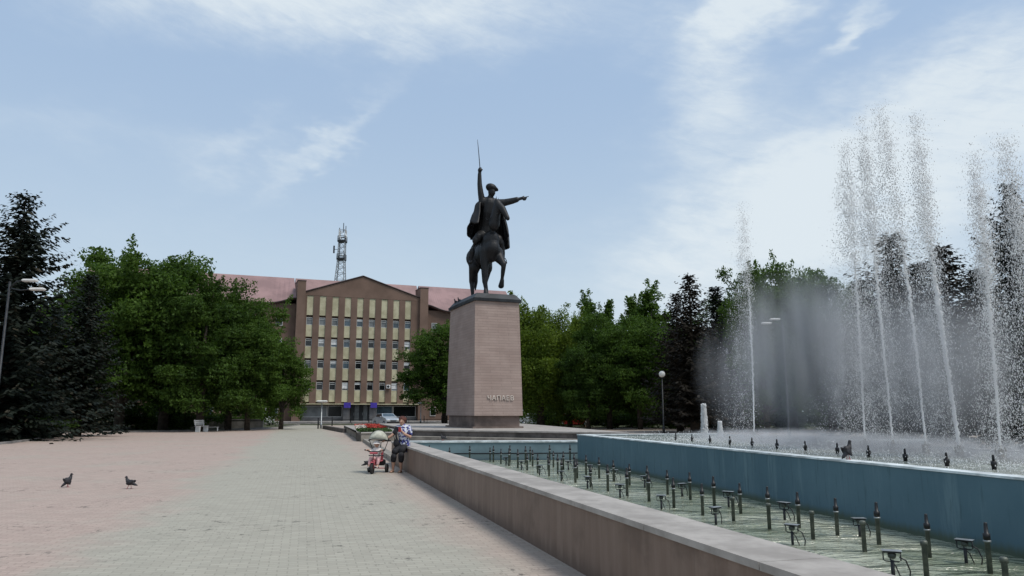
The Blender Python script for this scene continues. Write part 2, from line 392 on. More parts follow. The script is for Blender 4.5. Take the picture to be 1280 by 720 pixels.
def pedestal_mat():
    m = bpy.data.materials.new('pedestal_cladding'); m.use_nodes = True; t = NT(m.node_tree); nt = m.node_tree; b = nt.nodes['Principled BSDF']
    b.inputs['Roughness'].default_value = .7; b.inputs['Specular IOR Level'].default_value = .3
    tc = t.n('ShaderNodeTexCoord'); s = t.n('ShaderNodeSeparateXYZ', inp={0: tc.outputs['Object']})
    u = t.m('ADD', s.outputs[0], s.outputs[1])
    cv = t.n('ShaderNodeCombineXYZ', inp={0: u, 1: s.outputs[2]})
    br = t.n('ShaderNodeTexBrick', inp={'Vector': cv.outputs[0], 'Scale': 1.0, 'Mortar Size': .012, 'Mortar Smooth': .3, 'Brick Width': 1.3, 'Row Height': .165, 'Color1': (.93, .93, .93, 1), 'Color2': (1.05, 1.05, 1.05, 1), 'Mortar': (.80, .80, .80, 1)})
    nz = t.n('ShaderNodeTexNoise', inp={'Vector': tc.outputs['Object'], 'Scale': .8, 'Detail': 6, 'Roughness': .6})
    c = t.mix(t.ramp(nz.outputs[0], .35, .65), (.285, .217, .190), (.33, .257, .226))
    c = t.mix(1.0, c, br.outputs['Color'], 'MULTIPLY'); t.l(c, b.inputs['Base Color'])
    bp = t.n('ShaderNodeBump', inp={'Strength': .5, 'Distance': .02, 'Height': t.m('MULTIPLY', br.outputs['Fac'], -1.0)}); t.l(bp.outputs[0], b.inputs['Normal'])
    return m
M['pedestal'] = pedestal_mat()
M['plinth'] = mat('pedestal_base_stone', (.13, .098, .085), .7, 0, .25, 1.0, bump=.15)

def water_mat(name, c1, c2, scale, strength, rough=.06, foam=0.0, dist=.05):
    m = bpy.data.materials.new(name); m.use_nodes = True; t = NT(m.node_tree); nt = m.node_tree; b = nt.nodes['Principled BSDF']
    b.inputs['Roughness'].default_value = rough; b.inputs['IOR'].default_value = 1.4; b.inputs['Specular IOR Level'].default_value = .7
    geo = t.n('ShaderNodeNewGeometry')
    mp = t.n('ShaderNodeMapping', inp={0: geo.outputs['Position']}); mp.inputs['Scale'].default_value = (.75, 1.25, 1); mp.inputs['Rotation'].default_value = (0, 0, R(12))
    n1 = t.n('ShaderNodeTexNoise', inp={'Vector': mp.outputs[0], 'Scale': scale, 'Detail': 4, 'Roughness': .55, 'Distortion': .6})
    n2 = t.n('ShaderNodeTexNoise', inp={'Vector': mp.outputs[0], 'Scale': scale * 3.2, 'Detail': 3, 'Roughness': .6})
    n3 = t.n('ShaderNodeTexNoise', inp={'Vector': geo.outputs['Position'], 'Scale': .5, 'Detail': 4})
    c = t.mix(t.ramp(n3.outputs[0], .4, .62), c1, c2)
    if foam:
        ff = t.ramp(t.n('ShaderNodeTexNoise', inp={'Vector': geo.outputs['Position'], 'Scale': 5, 'Detail': 7, 'Roughness': .75}).outputs[0], .50, .66)
        c = t.mix(t.m('MULTIPLY', ff, foam), c, (.75, .78, .77)); t.l(t.m('MULTIPLY_ADD', ff, .5, rough), b.inputs['Roughness'])
    t.l(c, b.inputs['Base Color'])
    h = t.m('ADD', n1.outputs[0], t.m('MULTIPLY', n2.outputs[0], .22))
    bp = t.n('ShaderNodeBump', inp={'Strength': strength, 'Distance': dist, 'Height': h}); t.l(bp.outputs[0], b.inputs['Normal'])
    return m
def blue_wall():
    m = bpy.data.materials.new('blue_basin_paint'); m.use_nodes = True; t = NT(m.node_tree); b = m.node_tree.nodes['Principled BSDF']; b.inputs['Roughness'].default_value = .5; b.inputs['Specular IOR Level'].default_value = .3
    geo = t.n('ShaderNodeNewGeometry'); s = t.n('ShaderNodeSeparateXYZ', inp={0: geo.outputs['Position']})
    mp = t.n('ShaderNodeMapping', inp={0: geo.outputs['Position'], 3: (1, 1, .10)}); st = t.n('ShaderNodeTexNoise', inp={'Vector': mp.outputs[0], 'Scale': 3.2, 'Detail': 7, 'Roughness': .7})
    bl = t.n('ShaderNodeTexNoise', inp={'Vector': geo.outputs['Position'], 'Scale': .7, 'Detail': 6, 'Roughness': .65}); fi = t.n('ShaderNodeTexNoise', inp={'Vector': mp.outputs[0], 'Scale': 16.0, 'Detail': 4})
    c = t.mix(t.ramp(bl.outputs[0], .35, .68), (.072, .136, .172), (.092, .163, .200))
    c = t.mix(t.m('MULTIPLY', t.ramp(st.outputs[0], .52, .70), .6), c, (.15, .23, .26))
    c = t.mix(t.m('MULTIPLY', t.ramp(fi.outputs[0], .58, .70), .5), c, (.045, .085, .10))
    wl_ = t.m('ADD', s.outputs[2], t.m('MULTIPLY', t.m('SUBTRACT', fi.outputs[0], .5), .10))
    c = t.mix(t.m('MULTIPLY', t.ramp(wl_, .24, .10), .85), c, (.075, .095, .055))
    t.l(c, b.inputs['Base Color']); return m
M['blue_wall'] = blue_wall()
M['water_low'] = water_mat('pool_water', (.19, .22, .155), (.36, .38, .30), 1.7, 1.0, dist=.34)  # murky tone, plus ripple reflections painted in as pale and dark patches
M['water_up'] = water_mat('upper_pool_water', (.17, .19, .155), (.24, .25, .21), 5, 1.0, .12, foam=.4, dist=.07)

def drop_mat(name, c=.8, alpha=1.0):
    m = bpy.data.materials.new(name); m.use_nodes = True; t = NT(m.node_tree); nt = m.node_tree; b = nt.nodes['Principled BSDF']
    b.inputs['Base Color'].default_value = (c, c * 1.01, c * 1.02, 1); b.inputs['Roughness'].default_value = .15
    b.inputs['Roughness'].default_value = .35
    tr = t.n('ShaderNodeBsdfTranslucent'); tr.inputs[0].default_value = (c, c, c, 1)
    mx = t.n('ShaderNodeMixShader', inp={0: .4, 1: b.outputs[0], 2: tr.outputs[0]})
    if alpha < 1:
        tp = t.n('ShaderNodeBsdfTransparent'); nz = t.n('ShaderNodeTexNoise', inp={'Scale': 14.0, 'Detail': 4}); t.l(t.n('ShaderNodeNewGeometry').outputs['Position'], nz.inputs['Vector'])
        f = t.m('MULTIPLY', t.ramp(nz.outputs[0], .3, .62), alpha)
        m2 = t.n('ShaderNodeMixShader', inp={0: f, 1: tp.outputs[0], 2: mx.outputs[0]}); mx = m2
    t.l(mx.outputs[0], nt.nodes['Material Output'].inputs[0]); return m
M['foam'] = drop_mat('water_foam', .9); M['drop'] = drop_mat('water_drops', .88); M['stream'] = drop_mat('water_stream', .85, .85)
# ================================================================== SETTING
mb = MB(); mb.add([(-900, -300, 0), (900, -300, 0), (900, 1500, 0), (-900, 1500, 0)], [(0, 1, 2, 3)])
tag(mb.build('ground', M['lawn']), kind='structure')
def sheet(name, poly, z, m):
    b = MB(); b.add([(x, y, z) for x, y in poly], [tuple(range(len(poly)))]); o = b.build(name, m)
    if o.data.polygons[0].normal.z < 0: o.data.flip_normals()
    return tag(o, kind='structure')
plaza_poly = [(-60, -30), (60, -30), (60, 68), (30, 72), (12, 78), (-9, 80), (-14, 92), (-26, 92), (-23.5, 76), (-27, 64), (-33, 58), (-34, 55), (-30.5, 49), (-27.2, 43), (-24.4, 34), (-30, 28), (-60, 22)]
sheet('plaza', plaza_poly, .004, M['paving'])
# building frame: origin at the foot of the left tower, e along the facade, q towards the square
BX, BY = -35.9, 122.0; ex, ey = math.sin(R(69)), math.cos(R(69)); qx, qy = ey, -ex
def bl(s, q): return (BX + ex * s + qx * q, BY + ey * s + qy * q)
sheet('road', [bl(-90, 22), bl(120, 22), bl(120, 9), bl(-90, 9)], .008, M['asphalt'])
sheet('pavement', [bl(-90, 8.7), bl(120, 8.7), bl(120, -1), bl(-90, -1)], .12, M['concrete'])
k = MB(); rz = math.atan2(ey, ex)
for q in (22.15, 8.85):
    c = bl(15, q); k.box((*c, .065), (210, .28, .13), rz)
tag(k.build('kerb', M['concrete']), kind='structure')
# kerb round the left lawn
k = MB(); ed = [(-24.4, 34), (-27.2, 43), (-30.5, 49), (-34, 55), (-33, 58), (-27, 64), (-23.5, 76), (-26, 92)]
for a, b in zip(ed[:-1], ed[1:]):
    d = Vector((b[0] - a[0], b[1] - a[1])); k.box(((a[0] + b[0]) / 2, (a[1] + b[1]) / 2, .055), (d.length + .02, .14, .11), math.atan2(d.y, d.x))
tag(k.build('lawn_kerb', M['concrete']), kind='structure')

# ------------------------------------------------------------------ fountain basins
T0, T1 = -9.5, 16.9
root = empty('basin_parapet', par(T0, .25, 0), label='long low parapet clad in brown marble with a pale stone top edging the lower pool', cat='wall')
def child(o, r): o.parent = r; o.location = -r.location if r.rotation_euler.z == 0 else o.location; return o
mb = MB(); mb.prism([par(T0, 0), par(T0, .46), par(T1, .46), par(T1, 0)], 0, .638); child(mb.build('wall_cladding', M['parapet']), root)
mb = MB(); L = 1.62; t = T0
while t < T1 - .1:
    t2 = min(t + L, T1); g = .004
    mb.prism([par(t + g, -.025), par(t + g, .49), par(t2 - g, .49), par(t2 - g, -.025)], .64, .69); t = t2
child(mb.build('coping', M['cap']), root)
mb = MB(); mb.prism([par(T0, .463), par(T0, .478), par(T1, .478), par(T1, .463)], 0, .637); child(mb.build('inner_lining', M['lblue_paint']), root)
# low kerb that carries the line on to the planter
mb = MB(); a = par(T1 + .02, .05); b = (-8.1, 41.0); d = Vector((b[0] - a[0], b[1] - a[1])).normalized(); n = Vector((d.y, -d.x))
mb.prism([a, (a[0] + n.x * .3, a[1] + n.y * .3), (b[0] + n.x * .3, b[1] + n.y * .3), b], 0, .16)
tag(mb.build('low_kerb_wall', M['planter']), 'low stone kerb running from the parapet end to the raised flower bed', 'kerb')
# far basin wall
fa, fb = (-3.35, 23.85), (14, 25.4)
root = empty('basin_end_wall', (*fa, 0), label='pale blue end wall of the lower pool with a white rim, below the monument steps', cat='wall')
d = Vector((fb[0] - fa[0], fb[1] - fa[1])).normalized(); n = Vector((-d.y, d.x))
fwd_, fwn_ = d.copy(), n.copy()
def fw(t, q): return (fa[0] + fwd_.x * t + fwn_.x * q, fa[1] + fwd_.y * t + fwn_.y * q)
mb = MB(); mb.prism([fw(0, 0), fw(17.4, 0), fw(17.4, .4), fw(0, .4)], 0, .638); child(mb.build('wall', M['lblue_paint']), root)
mb = MB(); mb.prism([fw(-.1, -.03), fw(17.4, -.03), fw(17.4, .43), fw(-.1, .43)], .64, .69); child(mb.build('rim', M['white_edge']), root)
mb = MB(); mb.tube([(*fw(.3, -.08), .30), (*fw(17, -.08), .30)], .02, 8); child(mb.build('water_pipe', M['iron']), root)
# lower pool water
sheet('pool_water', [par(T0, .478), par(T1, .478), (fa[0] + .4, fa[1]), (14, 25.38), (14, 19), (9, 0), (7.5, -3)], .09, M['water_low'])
# upper basin
WX0, WY0, WX1, WY1 = 2.03, 23.40, 5.40, 7.85
wd = Vector((WX1 - WX0, WY1 - WY0)).normalized(); wn = Vector((-wd.y, wd.x))     # wn: into the upper basin (+X)
def ub(t, q): return (WX0 + wd.x * t + wn.x * q, WY0 + wd.y * t + wn.y * q)
UL, UW = 26.0, 5.0; WT = .92
root = empty('upper_basin', (WX0, WY0, 0), label='raised upper basin with deep blue painted wall and white rim holding the tall jets', cat='fountain')
def rect(q0, q1, t0, t1): return [ub(t0, q0), ub(t0, q1), ub(t1, q1), ub(t1, q0)]
mb = MB()
mb.prism(rect(0, .22, 0, UL), 0, WT - .03); mb.prism(rect(UW - .22, UW, 0, UL), 0, WT - .03)
mb.prism(rect(.225, UW - .225, 0, .22), 0, WT - .03); mb.prism(rect(.225, UW - .225, UL - .22, UL), 0, WT - .03)
child(mb.build('basin_wall', M['blue_wall']), root)
mb = MB()
mb.prism(rect(-.015, .235, -.015, UL + .015), WT - .027, WT)
mb.prism(rect(.24, UW - .24, -.015, .235), WT - .027, WT); mb.prism(rect(.24, UW - .24, UL - .235, UL + .015), WT - .027, WT)
child(mb.build('rim', M['white_edge']), root)
mb = MB(); mb.prism(rect(UW - .235, UW + .015, -.015, UL + .015), WT - .035, WT - .01); child(mb.build('rear_rim', M['concrete']), root)
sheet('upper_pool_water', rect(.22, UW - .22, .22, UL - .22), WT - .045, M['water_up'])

# ------------------------------------------------------------------ monument steps, planter
tf = [(-5.31, 41.6), (5.48, 35.9), (.95, 63.0), (-11.2, 63.0)]
root = empty('monument_terrace', (*tf[0], 0), label='wide pale paved platform with dark stone steps under the monument', cat='terrace')
ux = Vector((tf[1][0] - tf[0][0], tf[1][1] - tf[0][1])).normalized(); un = Vector((ux.y, -ux.x))
mb = MB(); mb.prism(tf, 0, .56); child(mb.build('riser', M['dark_stone']), root)
def grow(p, g): 
    cx = sum(a[0] for a in p) / 4; cy = sum(a[1] for a in p) / 4
    return [(a[0] + (a[0] - cx) * g, a[1] + (a[1] - cy) * g) for a in p]
mb = MB(); mb.prism(grow(tf, .008), .562, .64); child(mb.build('top_slab', M['cap']), root)
lo = [(tf[0][0] + un.x * .9 - ux.x * .3, tf[0][1] + un.y * .9 - ux.y * .3), (tf[1][0] + un.x * .9 + ux.x * .3, tf[1][1] + un.y * .9 + ux.y * .3), (tf[1][0] + un.x * .01, tf[1][1] + un.y * .01), (tf[0][0] + un.x * .01, tf[0][1] + un.y * .01)]
mb = MB(); mb.prism(lo, 0, .30); child(mb.build('lower_step', M['planter']), root)
# raised flower bed
p0 = (-8.25, 41.2); p1 = (-14.2, 63.5); p2 = (-11.6, 64.3); p3 = (-5.75, 42.3)
root = empty('flower_bed', (*p0, 0), label='raised stone flower bed with red and pale flowers, left of the monument platform', cat='planter')
def inset(P, g):
    cx = sum(a[0] for a in P) / 4; cy = sum(a[1] for a in P) / 4
    return [(a[0] + (cx - a[0]) * g * 2.0, a[1] + (cy - a[1]) * g * .6) for a in P]
P = [p0, p3, p2, p1]; I = inset(P, .12)
mb = MB()
for i in range(4):
    j = (i + 1) % 4; mb.prism([P[i], P[j], I[j], I[i]], 0, .44)
child(mb.build('bed_wall', M['planter']), root)
mb = MB(); Q = grow(P, .004); I2 = inset(P, .125)
for i in range(4):
    j = (i + 1) % 4; mb.prism([Q[i], Q[j], I2[j], I2[i]], .442, .485)
child(mb.build('coping', M['cap']), root)
mb = MB(); mb.prism(inset(P, .122), .05, .42); child(mb.build('soil', M['soil']), root)
rg = np.random.default_rng(5)
def bilin(u, v, q): 
    return [(1 - u) * (1 - v) * q[0][k] + u * (1 - v) * q[1][k] + u * v * q[2][k] + (1 - u) * v * q[3][k] for k in (0, 1)]
V = []; mi = []
for i in range(5200):
    u, v = rg.random(), rg.random(); x, y = bilin(.03 + .94 * u, .03 + .94 * v, inset(P, .122))
    kind = 0 if rg.random() < .72 or v < .3 else (1 if u > .35 or v > .75 else 2)
    z = .42 + rg.random() * (.14 if kind == 0 else .05) + (0 if kind == 0 else .14); r = .05 if kind == 0 else .055
    a = rg.normal(size=3); a /= np.linalg.norm(a); b = np.cross(a, rg.normal(size=3)); b /= np.linalg.norm(b); c = np.array([x, y, z])
    V += [c - a * r - b * r, c + a * r - b * r, c + a * r + b * r, c - a * r + b * r]; mi.append(kind)
o = quad_mesh('flowers', np.array(V), [M['stem'], M['red_flower'], M['pale_flower']], None, 4, mi); child(o, root); o['kind'] = 'stuff'
# low brown wall left of the bed
a = Vector(G(405, 536)); b = Vector(G(431, 541)); mb = MB(); d = b - a
mb.box(((a.x + b.x) / 2, (a.y + b.y) / 2, .16), (d.length, .3, .32), math.atan2(d.y, d.x), .02)
tag(mb.build('garden_edging', M['dark_stone']), 'short low brown stone edging on the square beside the lamp post', 'edging')

# ------------------------------------------------------------------ pedestal and statue
bx, by = .928, .371; ax_, ay_ = -.371, .928
pc = (-2.26 + 1.55 * bx + 2.8 * ax_, 44.65 + 1.55 * by + 2.8 * ay_)
prz = math.atan2(by, bx)
root = empty('monument_pedestal', (*pc, .64), prz, 'tall tapering pinkish stone pedestal with a dark bronze cap, carrying the horseman', 'pedestal')
def rc(a, b, o=0): return [(-a + o, -b), (a + o, -b), (a + o, b), (-a + o, b)]
mb = MB(); mb.prism(rc(1.62, 2.85), -.02, .10); mb.prism(rc(1.45, 2.62), .101, .74); mb.build('base', M['plinth'], root)
mb = MB(); mb.prism(rc(1.56, 2.88), .742, 7.72, rc(1.46, 2.55)); mb.build('shaft', M['pedestal'], root)
mb = MB(); mb.prism(rc(1.56, 2.68), 7.722, 7.90, rc(1.58, 2.70)); mb.prism(rc(1.55, 2.66), 7.901, 8.24, rc(1.28, 2.38)); mb.build('bronze_cap', M['bronze_cap'], root)
ft = bpy.data.curves.new('inscription', 'FONT'); ft.body = 'ЧАПАЕВ'; ft.size = .40; ft.extrude = .03; ft.bevel_depth = .004; ft.space_character = 1.12; ft.align_x = 'CENTER'
fo = bpy.data.objects.new('inscription', ft); col.objects.link(fo)
dg = bpy.context.evaluated_depsgraph_get(); me = bpy.data.meshes.new_from_object(fo.evaluated_get(dg)); bpy.data.objects.remove(fo)
fo = bpy.data.objects.new('inscription', me); col.objects.link(fo); me.materials.clear(); me.materials.append(mat('pale_metal_letters', (.52, .46, .41), .5, .1, .1))
fo.parent = root; fo.location = (.12, -2.88 + .33 * (1.72 - .74) / 6.98 - .03, 1.66); fo.rotation_euler = (R(90) - math.atan(.33 / 6.98), 0, 0)

# statue frame: x forward (towards the viewer and a little right), y its left
SS = 1.09
fwd = Vector((.371, -.928)); srz = math.atan2(fwd.y, fwd.x)
root = empty('equestrian_statue', (pc[0] + .1, pc[1], .64 + 8.24), srz, 'dark bronze horseman with raised sabre and outstretched arm on the tall pedestal', 'statue')
root.scale = (SS, SS, SS * 1.15)
h = MB()
h.ball((.75, 0, 2.55), .70, 16, 12, (1.05, .84, 1.08)); h.ball((-.1, 0, 2.45), .66, 16, 12, (1.5, .88, .98)); h.ball((-1.05, 0, 2.62), .70, 16, 12, (1.05, .88, 1.0))
h.limb([(1.0, 0, 2.95), (1.42, .03, 3.75), (1.62, .10, 4.45), (1.68, .16, 4.78)], [.52, .35, .25, .22])
h.limb([(1.25, 0, 2.5), (1.05, 0, 2.2)], [.45, .42])
h.limb([(1.66, .16, 4.72), (1.98, .36, 4.42), (2.22, .52, 4.02), (2.3, .56, 3.9)], [.25, .21, .14, .125])          # head
h.ball((1.84, .30, 4.48), .22, 12, 8, (1, .8, 1.1))
for s in (-1, 1): h.limb([(1.60 - .10 * s, .14 + .10 * s, 4.92), (1.62 - .13 * s, .16 + .12 * s, 5.16)], [.075, .02])
h.limb([(1.0, 0, 3.3), (1.15, .02, 3.95), (1.32, .08, 4.55), (1.45, .12, 4.95), (1.62, .18, 5.0)], [.10, .13, .12, .10, .06])   # mane crest
# legs
h.limb([(.95, -.36, 2.35), (.97, -.40, 1.85), (1.02, -.36, 1.12), (1.02, -.35, 1.0), (1.02, -.35, .38), (1.06, -.35, .28)], [.36, .27, .16, .145, .10, .12])
h.limb([(1.05, -.35, .28), (1.12, -.35, .10)], [.12, .16]); h.ball((1.13, -.35, .09), .2, 12, 8, (1.1, .95, .5))
h.limb([(1.05, .36, 2.3), (1.25, .44, 2.0), (1.72, .52, 1.60), (1.72, .52, 1.5), (1.50, .52, .92), (1.48, .52, .80)], [.38, .29, .17, .15, .105, .13])
h.limb([(1.48, .52, .80), (1.36, .52, .58)], [.13, .17]); h.ball((1.32, .52, .54), .19, 12, 8, (1, .95, .7))
h.limb([(-1.1, -.34, 2.35), (-.85, -.40, 1.80), (-1.28, -.42, 1.10), (-1.24, -.42, .95), (-1.10, -.42, .36), (-1.06, -.42, .26)], [.52, .36, .18, .15, .105, .13])
h.limb([(-1.06, -.42, .26), (-.98, -.42, .10)], [.13, .17]); h.ball((-.97, -.42, .09), .2, 12, 8, (1.1, .95, .5))
h.limb([(-1.1, .32, 2.35), (-.75, .36, 1.80), (-1.0, .34, 1.10), (-.94, .34, .95), (-.62, .34, .38), (-.58, .34, .28)], [.52, .36, .18, .15, .105, .13])
h.limb([(-.58, .34, .28), (-.48, .34, .10)], [.13, .17]); h.ball((-.47, .34, .09), .2, 12, 8, (1.1, .95, .5))
h.limb([(-1.7, 0, 2.95), (-2.0, .02, 2.6), (-2.1, .04, 1.9), (-2.0, .05, 1.2), (-1.95, .05, .75)], [.14, .19, .22, .17, .05])
h.build('horse', M['bronze'], root, voxel=.045, sub=3)
r = MB()
r.limb([(.0, 0, 3.35), (.10, .02, 3.9), (.28, .06, 4.6), (.38, .10, 5.05)], [.42, .38, .44, .40])
r.limb([(.34, -.32, 5.12), (.38, .12, 5.22), (.40, .55, 5.10)], [.25, .28, .25]); r.limb([(.40, .12, 5.2), (.45, .17, 5.5)], [.2, .17])
r.ball((.52, .20, 5.72), .27, 14, 10, (1, .84, 1.15)); r.ball((.74, .24, 5.68), .06); r.ball((.62, .22, 5.58), .15)
r.limb([(.76, .24, 5.60), (.72, .10, 5.58)], [.035, .02]); r.limb([(.76, .24, 5.60), (.70, .37, 5.58)], [.035, .02])
# raised right arm
r.limb([(.34, -.34, 5.12), (.36, -.46, 5.62), (.34, -.52, 6.10), (.34, -.53, 6.62), (.35, -.52, 6.78)], [.22, .18, .15, .12, .10]); r.ball((.37, -.52, 6.86), .135, 12, 8)
for q in range(4): r.limb([(.47, -.60 + .05 * q, 6.80 + .01 * q), (.50, -.55 + .05 * q, 6.86), (.44, -.50 + .04 * q, 6.90)], [.035, .035, .03])
# outstretched left arm with pointing hand
r.limb([(.40, .52, 5.12), (.62, 1.0, 5.16), (.85, 1.42, 5.24), (.98, 1.66, 5.30)], [.24, .20, .17, .15]); r.limb([(.98, 1.66, 5.30), (1.08, 1.88, 5.36), (1.14, 2.0, 5.38)], [.10, .085, .09])
r.limb([(1.16, 2.03, 5.39), (1.30, 2.32, 5.47)], [.045, .028])
for q, e in enumerate((.2, .17, .13)): r.limb([(1.15 + .01 * q, 2.03, 5.36 - .045 * q), (1.18 + e * .4, 2.03 + e * .8, 5.36 - .05 * q)], [.04, .03])
r.limb([(1.10, 1.95, 5.42), (1.16, 2.06, 5.50)], [.04, .025])
# legs and boots
r.limb([(.05, -.25, 3.35), (.50, -.62, 3.15), (.48, -.78, 3.0)], [.36, .27, .23]); r.limb([(.48, -.78, 3.0), (.20, -.92, 2.45), (.08, -.98, 1.98)], [.22, .18, .12]); r.limb([(.03, -.98, 1.90), (.40, -1.02, 1.85)], [.11, .085])
r.limb([(.05, .25, 3.35), (.60, .62, 3.10), (.60, .76, 2.95)], [.36, .27, .23]); r.limb([(.60, .76, 2.95), (.45, .92, 2.45), (.38, .98, 2.02)], [.22, .18, .12]); r.limb([(.33, .98, 1.92), (.72, 1.06, 1.90)], [.11, .085])
r.build('rider', M['bronze'], root, voxel=.03, sub=2)
c = MB(); c.ball((.50, .18, 5.92), .36, 16, 10, (.95, 1.0, .62), Matrix.Rotation(R(-14), 3, 'X')); c.ball((.56, .34, 5.90), .24, 14, 8, (1, 1.25, .45), Matrix.Rotation(R(-22), 3, 'X'))
c.build('fur_hat', M['bronze'], root, voxel=.03, sub=2)
c = MB(); pts = []
for i in range(9):
    u = i / 8; pts.append((.37 - .10 * u * u, -.50 - .16 * u, 6.78 + 1.8 * u))
c.tube(pts, [.028, .028, .027, .026, .025, .023, .020, .017, .01], 6); c.tube([(.40, -.50, 6.66), (.37, -.50, 6.98)], .04, 8); c.ball((.38, -.5, 6.98), .09, 10, 6, (1, 1, .3))
c.build('sabre', M['bronze'], root)
# felt cloak falling behind and to both sides
c = MB(); nu, nv = 64, 22; vs = []
for j in range(nv + 1):
    v = j / nv
    for i in range(nu + 1):
        u = i / nu; a = R(52) + R(256) * u                       # from the left front round the back to the right front
        side = math.sin(a)
        rx = .30 + .60 * v ** .8; ry = .55 + .17 * min(1, v * 6) + (.30 + .36 * max(0, side)) * v ** .7
        ry *= 1 - .10 * (max(0, v - .7) / .3)
        fold = 1 + (.015 + .05 * v) * math.sin(a * 9 + 1.3 * math.sin(3 * v)) + .03 * math.sin(a * 17)
        # the hem hangs lower on the left side and behind
        drop = 1.25 + (1.15 * max(0, side) + .18 * max(0, -side)) + .8 * max(0, -math.cos(a))
        hem = drop + .12 * math.sin(a * 5)
        flare = .30 * (max(0, v - .45) / .55) ** 1.6 * min(1, max(0, -side - .1) * 2)
        x = .22 + rx * math.cos(a) * fold * (1 + .5 * v); y = .10 + (ry + flare) * side * fold; z = 5.32 - hem * v - .12 * abs(side) * (1 - v)
        vs.append((x, y, z))
fs = [(j * (nu + 1) + i, j * (nu + 1) + i + 1, (j + 1) * (nu + 1) + i + 1, (j + 1) * (nu + 1) + i) for j in range(nv) for i in range(nu)]
c.add(vs, fs, True); o = c.build('cloak', M['bronze'], root); sm = o.modifiers.new('t', 'SOLIDIFY'); sm.thickness = .07; sm.offset = 0
dg = bpy.context.evaluated_depsgraph_get(); o.data = bpy.data.meshes.new_from_object(o.evaluated_get(dg)); o.modifiers.clear()
c = MB()
for s, K in ((-1, [(1.9, .12, 4.25), (1.45, -.42, 3.9), (.85, -.30, 4.15)]), (1, [(2.1, .55, 4.2), (1.65, .62, 3.95), (.95, .30, 4.15)])): c.tube(K, .025, 6)
c.build('reins', M['bronze'], root)
for s, px_ in ((-1, .20), (1, .50)):
    c = MB(); pts = [(px_ + .02, s * (.93 + .02), 1.80 + .28 * 1)]; pts = []
    for i in range(13):
        a = 2 * math.pi * i / 12; pts.append((px_, s * 1.03 + .15 * math.sin(a), 1.98 + .20 * math.cos(a)))
    c.tube(pts, .028, 6); c.tube([(px_, s * 1.03, 2.18), (px_ - .1, s * .75, 3.1)], .025, 6); c.build('stirrup', M['bronze'], root)
c = MB(); c.ball((-.05, 0, 3.12), .62, 16, 8, (1.15, 1.0, .42)); c.build('saddle', M['bronze'], root)

# ------------------------------------------------------------------ office building
root = empty('office_building', (BX, BY, 0), math.atan2(ey, ex), 'five-storey brown office block with cream panels, central gable and red metal roof', 'building')
# local frame: x along the facade, -y towards the square
def bbox(mb_, x0, x1, y0, y1, z0, z1): mb_.box(((x0 + x1) / 2, (y0 + y1) / 2, (z0 + z1) / 2), (abs(x1 - x0), abs(y1 - y0), z1 - z0))
FL = 3.6; Z1 = 3.25; W = 21.2; TW = 1.35
LX, RX = -32.0, 40.0; EZ = 20.1; RZ_ = 25.0
PW = 1.05; sp0 = TW + .35; gap = (W - TW - .35 - PW - .35 - sp0 + .35) / 8
# columns are the brown piers between panel strips
mb = MB()
xs = [sp0 + i * gap for i in range(9)]
zt = Z1 + 4 * FL + 3.35
bbox(mb, 0, W + TW * .0, .9, 14, 0, zt + .3)                         # core behind the recessed strips
mb.build('core_wall', M['brown_wall'], root)
mb = MB()
edges = [TW] + [e for x in xs for e in (x, x + PW)] + [W - .2]
for a, b in zip(edges[0::2], edges[1::2]):
    if b - a > .03: bbox(mb, a, b, .30, .88, Z1 - .25, zt)
mb.build('pier_cladding', M['brown_wall'], root)
mb = MB(); mb.add([(TW, .28, zt + .002), (W - .2, .28, zt + .002), (W - .2, .28, zt + .55), (W / 2 + .3, .28, 24.8), (TW, .28, zt + .55)] + [(TW, 1.2, zt + .002), (W - .2, 1.2, zt + .002), (W - .2, 1.2, zt + .55), (W / 2 + .3, 1.2, 24.8), (TW, 1.2, zt + .55)],
       [(0, 1, 2, 3, 4), (9, 8, 7, 6, 5), (0, 5, 6, 1), (1, 6, 7, 2), (2, 7, 8, 3), (3, 8, 9, 4), (4, 9, 5, 0)])
mb.build('gable', M['brown_wall'], root)
mb = MB()
for a, b in (((TW - .1, zt + .55), (W / 2 + .3, 24.82)), ((W - .1, zt + .55), (W / 2 + .3, 24.82))):
    mb.tube([(a[0], .2, a[1] + .05), (b[0], .2, b[1] + .05)], .11, 4, smooth=False)
mb.build('gable_trim', M['eave'], root)
for x0, x1 in ((0, TW), (W - .2, W + TW - .1)):
    mb = MB(); bbox(mb, x0, x1, -.25, 3.5, 0, 23.3); tw = mb.build('tower_pier', M['brown_wall'], root)
    mb = MB(); bbox(mb, x0 - .06, x1 + .06, -.31, 3.56, 23.302, 23.42); mb.build('capping', M['eave'], tw)
def window(x, y, z, w_, h_, parent, glass, rail=True):
    fr = MB(); t = .075
    bbox(fr, x, x + w_, y - .05, y + .03, z + h_ - t, z + h_); bbox(fr, x, x + w_, y - .05, y + .03, z, z + t)
    bbox(fr, x, x + t, y - .05, y + .03, z + t + .001, z + h_ - t - .001); bbox(fr, x + w_ - t, x + w_, y - .05, y + .03, z + t + .001, z + h_ - t - .001)
    if rail: bbox(fr, x + t + .001, x + w_ - t - .001, y - .045, y + .025, z + h_ * .72, z + h_ * .72 + .06)
    o = fr.build('window', M['frame'], parent)
    g = MB(); bbox(g, x + t * .5, x + w_ - t * .5, y + .031, y + .06, z + .02, z + h_ - .02); g.build('pane', M[glass], o)
    return o
rnd = random.Random(11)
glk = {1: 'dddddddgg', 0: 'dddddddbb', 2: 'ggdggdgdd', 3: 'ggggggggg'}
